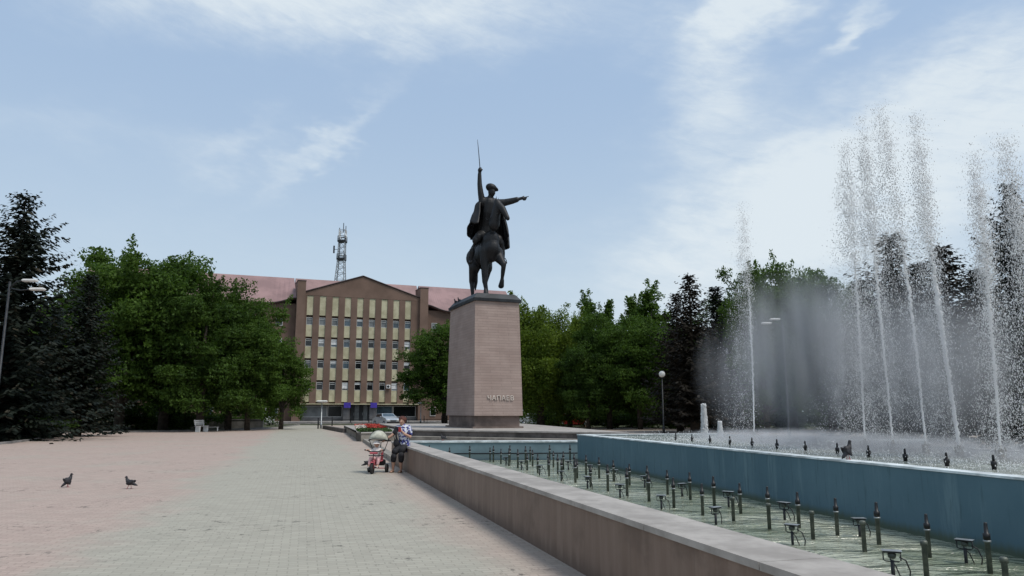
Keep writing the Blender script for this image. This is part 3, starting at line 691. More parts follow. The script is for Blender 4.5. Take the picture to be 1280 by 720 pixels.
rowg = [['glass_dark'] * 6 + ['glass_dark', 'glass_blue', 'glass_blue'], ['glass_grey', 'glass_dark', 'glass_blue', 'glass_blue', 'glass_dark', 'glass_dark', 'glass_dark', 'glass_dark', 'glass_dark'],
        ['glass_dark', 'glass_grey', 'glass_blue', 'glass_blue', 'glass_blue', 'glass_dark', 'glass_blue', 'glass_dark', 'glass_dark'], ['glass_grey', 'glass_grey', 'glass_grey', 'glass_blue', 'glass_blue', 'glass_grey', 'glass_grey', 'glass_blue', 'glass_blue']]
for i, x in enumerate(xs):
    for kf in range(4):
        z = Z1 + kf * FL
        mb = MB(); bbox(mb, x + .005, x + PW - .005, .45, .88, z, z + 1.95); mb.build('cream_panel', M['cream'], root)
        window(x + .005, .55, z + 1.97, PW - .01, 1.28, root, rowg[kf][i])
        if rnd.random() < .28:
            hb_ = .25 + .7 * rnd.random(); mb = MB(); bbox(mb, x + .09, x + PW - .09, .566, .576, z + 3.17 - hb_, z + 3.17); mb.build('blind', M['white'], root)
    mb = MB(); bbox(mb, x + .005, x + PW - .005, .40, .88, Z1 + 4 * FL + .02, zt - .02); mb.build('cream_panel', M['cream'], root)
# ground floor
mb = MB(); bbox(mb, TW - .1, W - .1, -.55, .88, Z1 - .42, Z1 - .27); mb.build('canopy', M['cream'], root)
mb = MB(); bbox(mb, TW, W - .2, .75, .89, .12, .75); mb.build('shopfront_plinth', M['grey_wall'], root)
for x0, x1, g in ((TW + .1, TW + 4.4, 'glass_grey'), (TW + 4.5, TW + 6.9, 'glass_dark'), (TW + 12.6, TW + 15.4, 'glass_blue'), (TW + 15.5, W - .4, 'glass_dark')):
    window(x0, .78, .77, x1 - x0, 1.85, root, g, False)
for i in range(6):
    x0 = TW + 8.25 + i * .72; mb = MB(); bbox(mb, x0, x0 + .70, .7, .78, .14, 2.75)
    dd = mb.build('door', M['door'] if i % 2 == 0 else M['glass_grey'], root); mb = MB(); bbox(mb, x0 + .56, x0 + .60, .64, .70, 1.0, 1.5); mb.build('handle', M['steel'], dd)
for x0 in (TW + 7.0, TW + 12.55 - .0):
    pass
for x0 in (TW + 6.95, TW + 12.6 - 1.3 + .05):
    mb = MB(); bbox(mb, x0, x0 + 1.1, .1, .74, .14, Z1 - .43); mb.build('entrance_pier', M['grey_wall'], root)
    mb = MB(); bbox(mb, x0 + .0, x0 + 1.1, -.62, -.56, Z1 - .95, Z1 - .1); mb.build('blue_sign', M['blue_sign'], root)
mb = MB(); bbox(mb, xs[6] + PW + .15, xs[6] + PW + .8, -.1, .29, Z1 + 2.35, Z1 + 2.95); ac = mb.build('air_conditioner', M['white'], root)
mb = MB(); mb.lathe([(.001, -.12), (.22, -.12), (.22, -.104)], (xs[6] + PW + .42, 0, Z1 + 2.65), 16, 'y'); mb.build('fan_grille', M['iron'], ac)
# wings
def wing(x0, x1, name, side):
    w_ = empty(name, (0, 0, 0)); w_.parent = root
    mb = MB(); bbox(mb, x0, x1, 1.5, 13, 0, 19.6); mb.build('wall', M['brown_wall'], w_)
    n = 40; vs = []
    for i in range(n + 1):
        x = x0 + (x1 - x0) * i / n; dd_ = (x1 - x) if side < 0 else (x - x0)
        ez = 19.55 + 1.05 * math.exp(-(dd_ / 2.4) ** 2)
        vs += [(x, .9, ez), (x, 7.5, RZ_), (x, 14, ez), (x, .9, ez - .22), (x, 14, ez - .22)]
    fs = []
    for i in range(n):
        a = i * 5; b = a + 5; fs += [(a, b, b + 1, a + 1), (a + 1, b + 1, b + 2, a + 2), (a + 3, b + 3, b, a), (a + 2, b + 2, b + 4, a + 4), (a + 4, b + 4, b + 3, a + 3)]
    fs += [(0, 1, 2, 4, 3), (n * 5, n * 5 + 3, n * 5 + 4, n * 5 + 2, n * 5 + 1)]
    mb = MB(); mb.add(vs, fs); rf = mb.build('roof', M['roof'], w_)
    mb = MB(); mb.tube([(v[0], v[1] - .06, v[2] - .10) for v in vs[0::5]], .12, 4, smooth=False); mb.build('gutter', M['eave'], rf)
    return w_
wl = wing(LX, -.01, 'wing', -1); wr = wing(W + TW - .08, RX, 'wing', 1)
x = -3.1
i = 0
while x > LX + 2:
    for kf in range(5):
        z = .9 + kf * FL if kf == 0 else Z1 + (kf - 1) * FL + 1.75
        if kf == 4 or True: window(x, 1.44, z, 1.1 if i % 2 == 0 else 2.0, 1.55, wl, rnd.choice(['glass_dark', 'glass_grey', 'glass_blue', 'glass_dark']))
    if i % 3 == 1: window(x, 1.44, 18.0, 1.0, .8, wl, 'glass_grey', False)
    x -= 3.6; i += 1
x = W + TW + 1.0; i = 0
while x < RX - 3:
    for kf in range(5):
        z = .9 if kf == 0 else Z1 + (kf - 1) * FL + 1.75
        window(x, 1.44, z, 1.0 if i % 2 == 0 else 1.9, 1.55, wr, rnd.choice(['glass_dark', 'glass_grey', 'glass_blue', 'glass_dark']))
    x += 3.7; i += 1
# central roof between the towers, behind the gable
mb = MB(); mb.add([(.2, 3.55, 20.3), (W + .9, 3.55, 20.3), (W + .9, 7.5, RZ_ - .01), (.2, 7.5, RZ_ - .01), (.2, 13.9, 20.3), (W + .9, 13.9, 20.3)],
                  [(0, 1, 2, 3), (3, 2, 5, 4), (0, 3, 4), (1, 5, 2), (0, 4, 5, 1)]); mb.build('roof', M['roof'], root)
cx = W / 2 + .3
mb = MB(); mb.add([(TW - .2, 1.21, zt + .45), (cx, 1.21, 24.78), (W, 1.21, zt + .45), (TW - .2, 7.5, zt + .45), (cx, 7.5, 24.78), (W, 7.5, zt + .45)], [(0, 1, 2), (5, 4, 3), (0, 3, 4, 1), (1, 4, 5, 2), (0, 2, 5, 3)])
mb.build('gable_roof', M['roof'], root)

# ------------------------------------------------------------------ lattice mast behind the building
Yd = 150.0; X0, zb = A(419, 352, Yd); X1_, _ = A(434, 352, Yd); Xt0, ztop = A(423.5, 300, Yd); Xt1, ztt = A(433, 283, Yd)
root = empty('lattice_mast', ((X0 + X1_) / 2 - .6, Yd, 0), label='tall steel lattice mast with two platforms rising behind the office roof', cat='mast')
hb = 2.7; ht = .62; H = ztt - .8
def wd_(z): return hb + (ht - hb) * min(1, z / (H - 6.0)) if z < H - 6 else ht
cor = [(-1, -1), (1, -1), (1, 1), (-1, 1)]
def cxo(z): return (.55 * z / H)
for a, b in cor:
    mb = MB(); mb.tube([(a * wd_(z) + cxo(z), b * wd_(z), z) for z in np.linspace(0, H, 12)], .11, 6); mb.build('leg', M['steel'], root)
mb = MB(); zs = [0]
while zs[-1] < H - 1: zs.append(zs[-1] + max(1.1, wd_(zs[-1]) * 1.5))
zs[-1] = H
for z0, z1 in zip(zs[:-1], zs[1:]):
    for i in range(4):
        a = cor[i]; b = cor[(i + 1) % 4]
        p = lambda c, z: (c[0] * wd_(z) + cxo(z), c[1] * wd_(z), z)
        mb.tube([p(a, z0), p(b, z1)], .04, 4, smooth=False); mb.tube([p(a, z1), p(b, z1)], .05, 4, smooth=False)
mb.build('lattice', M['steel'], root)
for z in (H - 6.2, H - 2.4):
    mb = MB(); mb.box((cxo(z), 0, z), (1.7, 1.7, .4)); 
    for i in range(4):
        a = cor[i]; b = cor[(i + 1) % 4]
        for hh in (.55, 1.0): mb.tube([(a[0] * .8 + cxo(z), a[1] * .8, z + hh), (b[0] * .8 + cxo(z), b[1] * .8, z + hh)], .05, 4)
        mb.tube([(a[0] * .8 + cxo(z), a[1] * .8, z), (a[0] * .8 + cxo(z), a[1] * .8, z + 1.0)], .05, 4)
    mb.build('platform', M['iron'], root)
for dx, z, hh in ((-1.55, H - 4.2, 2.0), (-.6, H - .4, 2.0), (.2, H + .4, 2.6), (.7, H, 2.0)):
    mb = MB(); mb.box((dx + cxo(z), -.4, z), (.12 if abs(dx) < 1.5 else .3, .15, hh * .8), 0, .03)
    if abs(dx) > 1.4: mb.tube([(dx + cxo(z), -.4, z), (math.copysign(.8, dx) + cxo(z), -.4, z)], .05, 4)
    mb.build('antenna', M['iron'], root)
# ================================================================== TREES
def leaf_quads(C, N, size, asp, rg):
    """C centres, N normals -> rhombus leaf quads with random spin"""
    n = len(C); r = rg.normal(size=(n, 3)); a = np.cross(N, r); a /= np.linalg.norm(a, axis=1)[:, None] + 1e-9
    b = np.cross(N, a); b /= np.linalg.norm(b, axis=1)[:, None] + 1e-9
    s = (size * (.6 + .8 * rg.random(n)))[:, None]; a = a * s; b = b * s * asp
    V = np.empty((n, 4, 3)); V[:, 0] = C - a; V[:, 1] = C - b * .9 + a * .1; V[:, 2] = C + a; V[:, 3] = C + b * .9 + a * .1
    return V.reshape(-1, 3)
def broadleaf(name, seed, H, Rr, z0, leaves, leaf, mtl, nclump=60, top_pow=1.0, droop=0.0, cl=(.75, 1.35), label=None, cat='tree', spikes=0):
    rg = np.random.default_rng(seed); root = empty(name, label=label, cat=cat)
    # irregular envelope: several overlapping lobes
    lob = []
    for i in range(6):
        a = rg.random() * 6.28; rr = Rr * (.25 + .3 * rg.random()); lob.append((math.cos(a) * rr, math.sin(a) * rr, z0 + (H - z0) * (.28 + .45 * rg.random()), Rr * (.55 + .2 * rg.random()), (H - z0) * (.25 + .1 * rg.random())))
    lob.append((0, 0, z0 + (H - z0) * .68, Rr * .62, (H - z0) * .33)); lob.append((0, 0, z0 + (H - z0) * .22, Rr * .8, (H - z0) * .2))
    cent = []
    while len(cent) < nclump:
        l = lob[rg.integers(len(lob))]; d = rg.normal(size=3); d /= np.linalg.norm(d); rad = (.35 + .65 * rg.random() ** .45)
        p = np.array([l[0] + d[0] * l[3] * rad, l[1] + d[1] * l[3] * rad, l[2] + d[2] * l[4] * rad])
        if p[2] < z0 * .9 or p[2] > H: continue
        cent.append(p)
    cent = np.array(cent)
    mb = MB(); tr = .13 + H * .011
    k = [(0, 0, -.1), (.05, .02, H * .2), (-.06, .08, H * .45), (.05, 0, H * .72)]
    mb.tube(k, [tr * 1.25, tr, tr * .75, tr * .3], 8)
    for i in rg.choice(nclump, min(16, nclump), replace=False):
        p = cent[i]; s = max(1.2, p[2] * (.35 + .25 * rg.random())); mid = (p[0] * .45, p[1] * .45, s + (p[2] - s) * .62)
        mb.tube([(0, 0, s), mid, tuple(p)], [tr * .45, tr * .25, .03], 6)
    mb.build('trunk', M['bark'], root)
    per = leaves // nclump; Cs = []; Ns = []
    for p in cent:
        r = cl[0] + (cl[1] - cl[0]) * rg.random(); n = int(per * (.6 + .8 * rg.random()))
        d = rg.normal(size=(n, 3)); d /= np.linalg.norm(d, axis=1)[:, None]; rad = r * (rg.random(n) ** .5)[:, None]
        # broken shell: sub twigs inside the clump
        q = p + d * rad * np.array([1.1, 1.1, .72]) + np.sin(d * 7 + p) * .12
        if droop: q[:, 2] -= droop * rg.random(n) ** 2 * 1.6
        Cs.append(q); nn = d * .7 + rg.normal(size=(n, 3)) * .7 + np.array([0, 0, .35]); Ns.append(nn / np.linalg.norm(nn, axis=1)[:, None])
    # loose twigs sticking out of the outline
    for i in range(max(34, spikes)):
        p = cent[rg.integers(nclump)]
        if spikes and i < spikes: p = cent[np.argsort(-cent[:, 2])[rg.integers(nclump // 3)]]
        d = p - np.array([0, 0, z0 + (H - z0) * .35]); d = d / (np.linalg.norm(d) + .01) + rg.normal(size=3) * .25 + (np.array([0, 0, 1.0]) if spikes else 0); d /= np.linalg.norm(d)
        L = .6 + .8 * rg.random(); n = 90; t = rg.random(n)[:, None]
        q = p + d * (.6 + t * L) + rg.normal(size=(n, 3)) * .17 * (1.35 - t); Cs.append(q); nn = rg.normal(size=(n, 3)); Ns.append(nn / np.linalg.norm(nn, axis=1)[:, None])
    V = leaf_quads(np.vstack(Cs), np.vstack(Ns), leaf, .55, rg)
    quad_mesh('crown', V, mtl, root); return root
def spruce(name, seed, H, Rr, z0, mtl, label=None, card=.26):
    rg = np.random.default_rng(seed); root = empty(name, label=label, cat='spruce'); root['category'] = 'tree'
    mb = MB(); mb.tube([(0, 0, -.1), (0, 0, H * .5), (0, 0, H * .98)], [.2 + H * .008, .12, .02], 8); mb.build('trunk', M['bark'], root)
    V = []; z = z0
    wob = rg.random(8) * 6.28
    while z < H - .12:
        u = (z - z0) / (H - z0); L0 = Rr * (1 - u) ** .66 * (.96 + .1 * math.sin(z * 2.1 + wob[0])) + .14; nb = int(6 + 4 * (1 - u))
        a0 = rg.random() * 6.28
        for k in range(nb):
            a = a0 + 6.283 * k / nb + rg.normal() * .18; L = L0 * (.55 + .65 * rg.random()); 
            if rg.random() < .10: L *= .55
            dx, dy = math.cos(a), math.sin(a); nseg = max(3, int(L / .16)); t = (np.arange(nseg) + rg.random(nseg)) / nseg
            up = -.20 - .22 * (1 - u) + .5 * u
            rr = t * L; zz = z + L * (up * t + .30 * t ** 2.4) 
            for side in (-1, 0, 1):
                m = nseg if side else max(2, nseg // 2)
                tt = t[:m] if side else rg.random(m); r_ = tt * L; z_ = z + L * (up * tt + .30 * tt ** 2.4)
                ln = (card * (1.35 - .75 * tt) * (.7 + .6 * rg.random(m)) * (1.15 if L > 1.4 else .8))
                # twig direction: forward + sideways + drooping
                fx = .55 + .3 * rg.random(m); sx = side * (.75 + .2 * rg.random(m)); dz = -.42 - .35 * rg.random(m) if side else .12 + .1 * rg.random(m)
                if not side: fx = np.full(m, 1.0)
                D = np.stack([dx * fx - dy * sx, dy * fx + dx * sx, dz + 0 * tt], 1); D /= np.linalg.norm(D, axis=1)[:, None]
                P0 = np.stack([dx * r_, dy * r_, z_], 1) + rg.normal(size=(m, 3)) * .03
                Wv = np.cross(D, rg.normal(size=(m, 3)) * .5 + np.array([0, 0, 1.0])); Wv /= np.linalg.norm(Wv, axis=1)[:, None]
                ln2 = ln[:, None] * 1.25; wdd = ln[:, None] * .26
                q = np.empty((m, 4, 3)); q[:, 0] = P0; q[:, 1] = P0 + D * ln2 * .45 + Wv * wdd; q[:, 2] = P0 + D * ln2; q[:, 3] = P0 + D * ln2 * .45 - Wv * wdd
                V.append(q.reshape(-1, 3))
        z += (.17 + .12 * (1 - u)) * (.8 + .4 * rg.random())
    quad_mesh('crown', np.vstack(V), mtl, root); return root

LW = {}
def place(proto, px, D, H, label, group, rz=None, wide=1.0, H0=None, off=0):
    X = A(px, 515, D)[0]; s = H / H0; rz = random.random() * 6.28 if rz is None else rz
    key = proto.name
    if key not in LW:
        LW[key] = kidmap(proto); o = proto; o.location = (X, D, 0); o.rotation_euler = (0, 0, rz); o.scale = (s * wide, s * wide, s)
        o['label'] = label; o['group'] = group; return o
    return copy_tree(proto, LW[key], (X, D, 0), rz, (s * wide, s * wide, s), label, group)
def topz(px, py, D): return A(px, py, D)[1]

elmA = broadleaf('broadleaf_tree', 3, 12, 4.6, 1.0, 60000, .105, M['leaf'], 95, label='x')
elmB = broadleaf('broadleaf_tree', 8, 12, 4.3, 1.0, 60000, .105, M['leaf'], 100, label='x')
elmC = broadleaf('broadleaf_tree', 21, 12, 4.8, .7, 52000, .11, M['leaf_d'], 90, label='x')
wil = broadleaf('willow_tree', 31, 11, 4.4, 1.4, 60000, .095, M['leaf_y'], 95, droop=1.0, label='x')
pop = broadleaf('poplar_tree', 44, 15, 2.3, 3.0, 30000, .12, M['leaf'], 60, label='x', spikes=46, cl=(.6, 1.0))
sprA = spruce('spruce_tree', 5, 13, 4.3, .35, M['needle'], 'x')
sprB = spruce('spruce_tree', 6, 11, 2.9, .8, M['needle'], 'x')
sprC = spruce('spruce_tree', 9, 11, 2.7, 1.2, M['needle_b'], 'x')
bush = broadleaf('shrub', 55, 2.4, 1.7, .25, 9000, .085, M['leaf_d'], 26, cl=(.4, .7), label='x', cat='shrub')
def real_h(o):
    me = [c for c in o.children if c.name.startswith('crown')][0].data; a = np.empty(len(me.vertices) * 3, dtype=np.float32); me.vertices.foreach_get('co', a); return float(np.percentile(a[2::3], 99.7))
H0 = {o.name: real_h(o) for o in (elmA, elmB, elmC, wil, pop, sprA, sprB, sprC, bush)}
def T(proto, px, py, D, label, group, wide=1.0, **k): return place(proto, px, D, topz(px, py, D), label, group, wide=wide, H0=H0[proto.name], **k)
gl, gr, gf = 'broadleaf trees left of the office building', 'trees behind the monument', 'trees behind the fountain jets'
gs = 'spruces at the left edge'
T(sprA, 2, 246, 42, 'tallest dark spruce at the left edge of the square, cut by the picture edge', gs, 1.22, rz=.4)
T(sprA, -78, 262, 44, 'dark spruce mostly outside the left picture edge', gs, 1.0)
T(sprB, 98, 345, 50, 'smaller dark spruce with a bare trunk foot on the lawn kerb, beside the tall one', gs, 1.15)
T(sprB, 58, 385, 49, 'low dark spruce tucked between the tall spruce and the smaller one', gs, 1.25)
for i, (p, px, py, D, wdd, lb) in enumerate([
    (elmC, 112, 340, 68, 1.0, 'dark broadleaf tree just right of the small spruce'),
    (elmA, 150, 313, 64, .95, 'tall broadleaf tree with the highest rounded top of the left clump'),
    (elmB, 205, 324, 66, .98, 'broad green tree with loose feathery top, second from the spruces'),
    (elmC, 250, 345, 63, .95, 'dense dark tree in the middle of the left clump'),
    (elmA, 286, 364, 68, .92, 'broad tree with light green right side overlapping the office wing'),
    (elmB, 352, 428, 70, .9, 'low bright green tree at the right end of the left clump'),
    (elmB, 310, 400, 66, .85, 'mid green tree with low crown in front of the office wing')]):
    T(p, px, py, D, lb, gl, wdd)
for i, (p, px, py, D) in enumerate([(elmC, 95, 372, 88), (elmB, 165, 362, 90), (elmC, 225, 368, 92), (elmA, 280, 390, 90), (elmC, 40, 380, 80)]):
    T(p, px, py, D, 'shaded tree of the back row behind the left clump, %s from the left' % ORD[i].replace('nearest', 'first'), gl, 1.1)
T(elmB, 556, 406, 100, 'bright green tree squeezed between the office wing and the pedestal', gr, 1.05)
for i, (p, px, py, D, wdd, lb) in enumerate([
    (wil, 676, 376, 76, 1.05, 'yellow-green willow directly right of the pedestal'),
    (wil, 712, 396, 78, .9, 'lower willow with a bright side, second right of the pedestal'),
    (elmA, 762, 392, 72, .88, 'dark green tree left of the twin poplars'),
    (elmB, 800, 398, 70, .85, 'broad dark tree in front of the tall poplar'),
    (elmC, 735, 418, 70, .9, 'low dark tree in the middle of the row behind the monument'),
    (elmA, 838, 405, 74, .8, 'tree touching the left side of the dark spruces')]):
    T(p, px, py, D, lb, gr, wdd)
T(pop, 736, 369, 95, 'slim poplar top rising above the willows', gr, 1.2)
T(pop, 816, 356, 92, 'tallest poplar with bare twigs at its top, left of the spruces', gr, 1.35)
T(pop, 797, 374, 96, 'shorter poplar leaning against the tallest one', gr, 1.0)
for i, (p, px, py, D, wdd, lb) in enumerate([
    (sprC, 868, 345, 57, 1.15, 'tall pointed spruce nearest to the monument side of the fountain'),
    (sprC, 850, 368, 61, 1.1, 'thin spruce top half hidden behind the tall pointed spruce'),
    (sprB, 901, 360, 62, 1.2, 'spruce behind the leftmost tall jet')]):
    T(p, px, py, D, lb, 'spruces left of the jets', wdd)
for i, (p, px, py, D, wdd, lb) in enumerate([
    (elmC, 958, 334, 60, .72, 'dark broadleaf tree right of the leftmost tall jet'),
    (elmA, 992, 332, 66, .8, 'broadleaf tree with an open airy top'),
    (elmB, 1040, 345, 62, .85, 'broadleaf tree veiled by the big mist'),
    (elmC, 925, 375, 68, .8, 'lower tree behind the leftmost tall jet'),
    (elmC, 1095, 372, 58, .7, 'low tree between the second and third tall jets')]):
    T(p, px, py, D, lb, gf, wdd)
gg = 'spruces behind the jets on the right'
for i, (p, px, py, D, wdd, lb) in enumerate([
    (sprB, 1131, 294, 41, 1.45, 'tall spruce seen through the middle of the jets'),
    (sprC, 1197, 309, 43, 1.5, 'spruce with a rounded top right of the middle jets'),
    (sprC, 1165, 330, 47, 1.4, 'spruce half hidden between two taller spruces behind the jets'),
    (sprB, 1088, 352, 46, 1.3, 'spruce standing left of the tallest one behind the jets'),
    (sprA, 1292, 232, 31, .85, 'large dark spruce at the right picture edge'),
    (sprB, 1238, 338, 44, 1.5, 'spruce between the rounded one and the right picture edge'),
    (sprB, 1370, 270, 34, 1.0, 'dark spruce outside the right picture edge')]):
    T(p, px, py, D, lb, gg, wdd)
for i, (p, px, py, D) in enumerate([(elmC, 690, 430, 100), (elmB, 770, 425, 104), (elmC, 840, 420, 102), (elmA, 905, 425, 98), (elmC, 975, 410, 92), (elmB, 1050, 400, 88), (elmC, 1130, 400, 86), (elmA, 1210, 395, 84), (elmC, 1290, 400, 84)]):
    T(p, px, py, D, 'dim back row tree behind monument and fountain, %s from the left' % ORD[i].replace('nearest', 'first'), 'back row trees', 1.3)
# shrubs under the trees
sh = [(30, 533, 47), (140, 530, 70), (185, 530, 72), (225, 530, 70), (300, 530, 76), (690, 528, 84), (725, 528, 90), (760, 527, 78), (800, 527, 80), (845, 526, 74), (885, 527, 78), (930, 526, 72), (985, 526, 70), (1040, 526, 66), (1100, 526, 62), (1160, 526, 58), (1225, 526, 56), (1280, 526, 54), (665, 528, 92)]
for i, (px, py, D) in enumerate(sh):
    place(bush, px, D, 1.9 + .5 * random.random(), 'low dark shrub in the undergrowth beneath the trees, %s from the left' % (ORD[sorted(range(len(sh)), key=lambda k: sh[k][0]).index(i)].replace('nearest', 'first')), 'undergrowth shrubs', wide=1.5, H0=2.4)
# far woodland closing the horizon
rg = np.random.default_rng(99); n = 60000
X = rg.uniform(-330, 330, n); Yv = 178 + rg.uniform(0, 40, n) + np.abs(X) * -.1; top = 8.5 + 3 * np.sin(X * .11) + 2 * np.sin(X * .37 + 1) + 1.5 * np.sin(X * 1.1)
Z = top * rg.random(n) ** .8; N = rg.normal(size=(n, 3)); N /= np.linalg.norm(N, axis=1)[:, None]
o = quad_mesh('far_woodland', leaf_quads(np.stack([X, Yv, Z], 1), N, .8, .6, rg), M['leaf_d']); tag(o, kind='stuff', label='dim far woodland closing the view behind the park', cat='woodland')
# ================================================================== FOUNTAIN FITTINGS
def pipe_proto(h, headed, stub=False):
    root = empty('fountain_nozzle')
    mb = MB(); mb.lathe([(.024, -.10), (.024, h - .16 if headed else h - .05), (.029, h - .155 if headed else h - .045)], n=12); mb.build('pipe', M['pipe'], root)
    mb = MB()
    if headed:
        mb.lathe([(.032, h - .154), (.032, h - .10), (.020, h - .095), (.016, h - .01), (.014, h)], n=12); mb.build('nozzle_head', M['black'], root)
        mb = MB(); mb.lathe([(.034, h - .176), (.034, h - .160)], n=12); mb.build('collar', M['steel'], root)
    else:
        mb.lathe([(.033, h - .044), (.033, h - .012), (.025, h)], n=12); mb.build('cap', M['pipe'], root)
    return root
def lamp_proto():
    root = empty('pool_lamp')
    mb = MB(); mb.tube([(0, 0, -.1), (0, 0, .20)], .022, 8); mb.build('post', M['iron'], root)
    mb = MB(); mb.box((0, 0, .30), (.20, .12, .022), 0, .005); mb.tube([(-.095, 0, .295), (-.095, 0, .20), (-.07, 0, .185), (.07, 0, .185), (.095, 0, .20), (.095, 0, .295)], .008, 6); mb.build('bracket', M['iron'], root)
    mb = MB(); mb.lathe([(.03, .22), (.045, .235), (.048, .275), (.02, .288)], n=14); b = mb.build('lamp_body', M['pipe'], root)
    mb = MB(); mb.box((0, 0, .3125), (.22, .14, .003)); mb.build('lens', M['steel'], root)
    mb = MB(); mb.tube([(.08, 0, .24), (.15, .02, .20), (.19, .03, .08), (.17, .03, -.05)], .009, 6); mb.tube([(-.02, .02, .21), (.04, .05, .12), (.10, .06, -.05)], .008, 6); mb.build('cable', M['black'], root)
    return root
pA = pipe_proto(.46, True); kA = kidmap(pA); pB = pipe_proto(.33, False); kB = kidmap(pB); lA = lamp_proto(); kL = kidmap(lA)
first = {}
def put(proto, kids, loc, rz, label, cat, group, sc=1):
    if proto.name not in first:
        first[proto.name] = 1; proto.location = loc; proto.rotation_euler = (0, 0, rz); proto.scale = (sc,) * 3; tag(proto, label, cat, group); return proto
    o = copy_tree(proto, kids, loc, rz, sc, label, group); o['category'] = cat; return o
def wlow(t, q): return ub(t, -q)                       # point in the lower pool at distance q from the blue wall
WZ = .09; rnd = random.Random(3)
tB = lambda Y: (Y - WY0) / wd.y
rowA = []; Yp = 5.8
pxs = [(863, 625), (893, 633), (926, 642), (961, 650), (999, 660), (1047, 669.5), (1099, 681), (1162, 697), (1238, 717)]
ys = [G(a, b, WZ) for a, b in pxs][::-1]
rowA = list(ys)
while rowA[-1][1] < 20.3: p = rowA[-1]; rowA.append((p[0] - .245 * .86 / .97, p[1] + .86))
rowA = [(rowA[0][0] + .24, rowA[0][1] - .85)] + rowA
for i, (x, y) in enumerate(rowA):
    put(pA, kA, (x, y, WZ), rnd.random() * 6, 'black-headed nozzle pipe in the row along the blue wall, %s from the camera' % ORD[i].replace('nearest', 'first'), 'nozzle', 'nozzle pipes along the blue wall', rnd.uniform(.96, 1.05))
rB = [G(a, b, WZ) for a, b in [(1158.6, 722), (1081, 690), (1016.5, 674), (962, 661.7), (917, 651.5), (878.5, 644)]]
while rB[-1][1] < 22.6: p = rB[-1]; rB.append((p[0] - .243, p[1] + .85))
rB = [(rB[0][0] + .22, rB[0][1] - .8)] + rB
for i, (x, y) in enumerate(rB):
    if i < 6: put(pB, kB, (x, y, WZ), rnd.random() * 6, 'capped nozzle pipe in the row beside the parapet, %s from the camera' % ORD[i].replace('nearest', 'first'), 'nozzle', 'pipes beside the parapet', 1)
    else: put(pA, kA, (x, y, WZ), rnd.random() * 6, 'black-headed nozzle pipe in the row beside the parapet, %s from the camera' % ORD[i].replace('nearest', 'first'), 'nozzle', 'pipes beside the parapet', rnd.uniform(.92, 1.1))
# cross row near the end wall and a middle row at the far end
for i in range(9):
    x, y = fw(.75 + i * .62, -.75 - .12 * (i % 2)); put(pA, kA, (x, y, WZ), 0, 'nozzle pipe in the row along the pale end wall, %s from the left' % ORD[i].replace('nearest', 'first'), 'nozzle', 'nozzle pipes along the end wall', rnd.uniform(.95, 1.12))
for i in range(5):
    x, y = wlow(2.6 + i * 1.3 - 3.2 + 1.0, 1.75 + .1 * (i % 2)); put(pA, kA, (x, y, WZ), 0, 'nozzle pipe in the short middle row of the lower pool, %s from its end wall' % ORD[i].replace('nearest', 'first'), 'nozzle', 'nozzle pipes in the middle row', rnd.uniform(.95, 1.1))
# lamps: one row beside each row of pipes
lampA = [G(a, b, WZ) for a, b in [(1208, 704), (1075, 671), (981, 650), (911, 634)]]
while lampA[-1][1] < 19.5: p = lampA[-1]; lampA.append((p[0] - .40, p[1] + 1.55))
for i, (x, y) in enumerate(lampA): put(lA, kL, (x, y, WZ), rnd.uniform(-1.1, .6) + srz * 0, 'small underwater lamp on a stalk near the blue wall, %s from the camera' % ORD[i].replace('nearest', 'first'), 'pool lamp', 'pool lamps near the blue wall', rnd.uniform(.70, .8))
lampB = [G(a, b, WZ) for a, b in [(1117, 722), (991, 681), (895, 656)]]
while lampB[-1][1] < 21.5: p = lampB[-1]; lampB.append((p[0] - .42, p[1] + 1.6))
for i, (x, y) in enumerate(lampB): put(lA, kL, (x, y, WZ), rnd.uniform(-1.1, .6), 'small underwater lamp on a stalk near the parapet, %s from the camera' % ORD[i].replace('nearest', 'first'), 'pool lamp', 'pool lamps near the parapet', rnd.uniform(.70, .8))

# short black nozzles in the upper basin, just inside its rim
UZ = WT - .045
def stub_proto():
    root = empty('rim_nozzle'); mb = MB(); mb.lathe([(.028, -.05), (.028, .045), (.036, .05), (.036, .10), (.026, .105)], n=12); mb.build('base', M['black'], root)
    mb = MB(); mb.lathe([(.017, .106), (.015, .175), (.010, .185)], n=10); mb.build('tip', M['black'], root); return root
sP = stub_proto(); kS = kidmap(sP)
s0 = G(1243, 586, UZ); s1 = G(1186, 582.5, UZ); s1 = G(1186, 583, UZ)
stubs = [G(a, b, UZ) for a, b in [(1243, 587), (1184, 583), (1132, 576.5), (1086, 571), (1047, 567)]]
while stubs[-1][1] < 19.6: p = stubs[-1]; stubs.append((p[0] - .205, p[1] + .93))
for i, (x, y) in enumerate(stubs): put(sP, kS, (x, y, UZ), 0, 'short black nozzle just inside the white rim, %s from the camera' % ORD[i].replace('nearest', 'first'), 'nozzle', 'short nozzles inside the upper rim', 1)

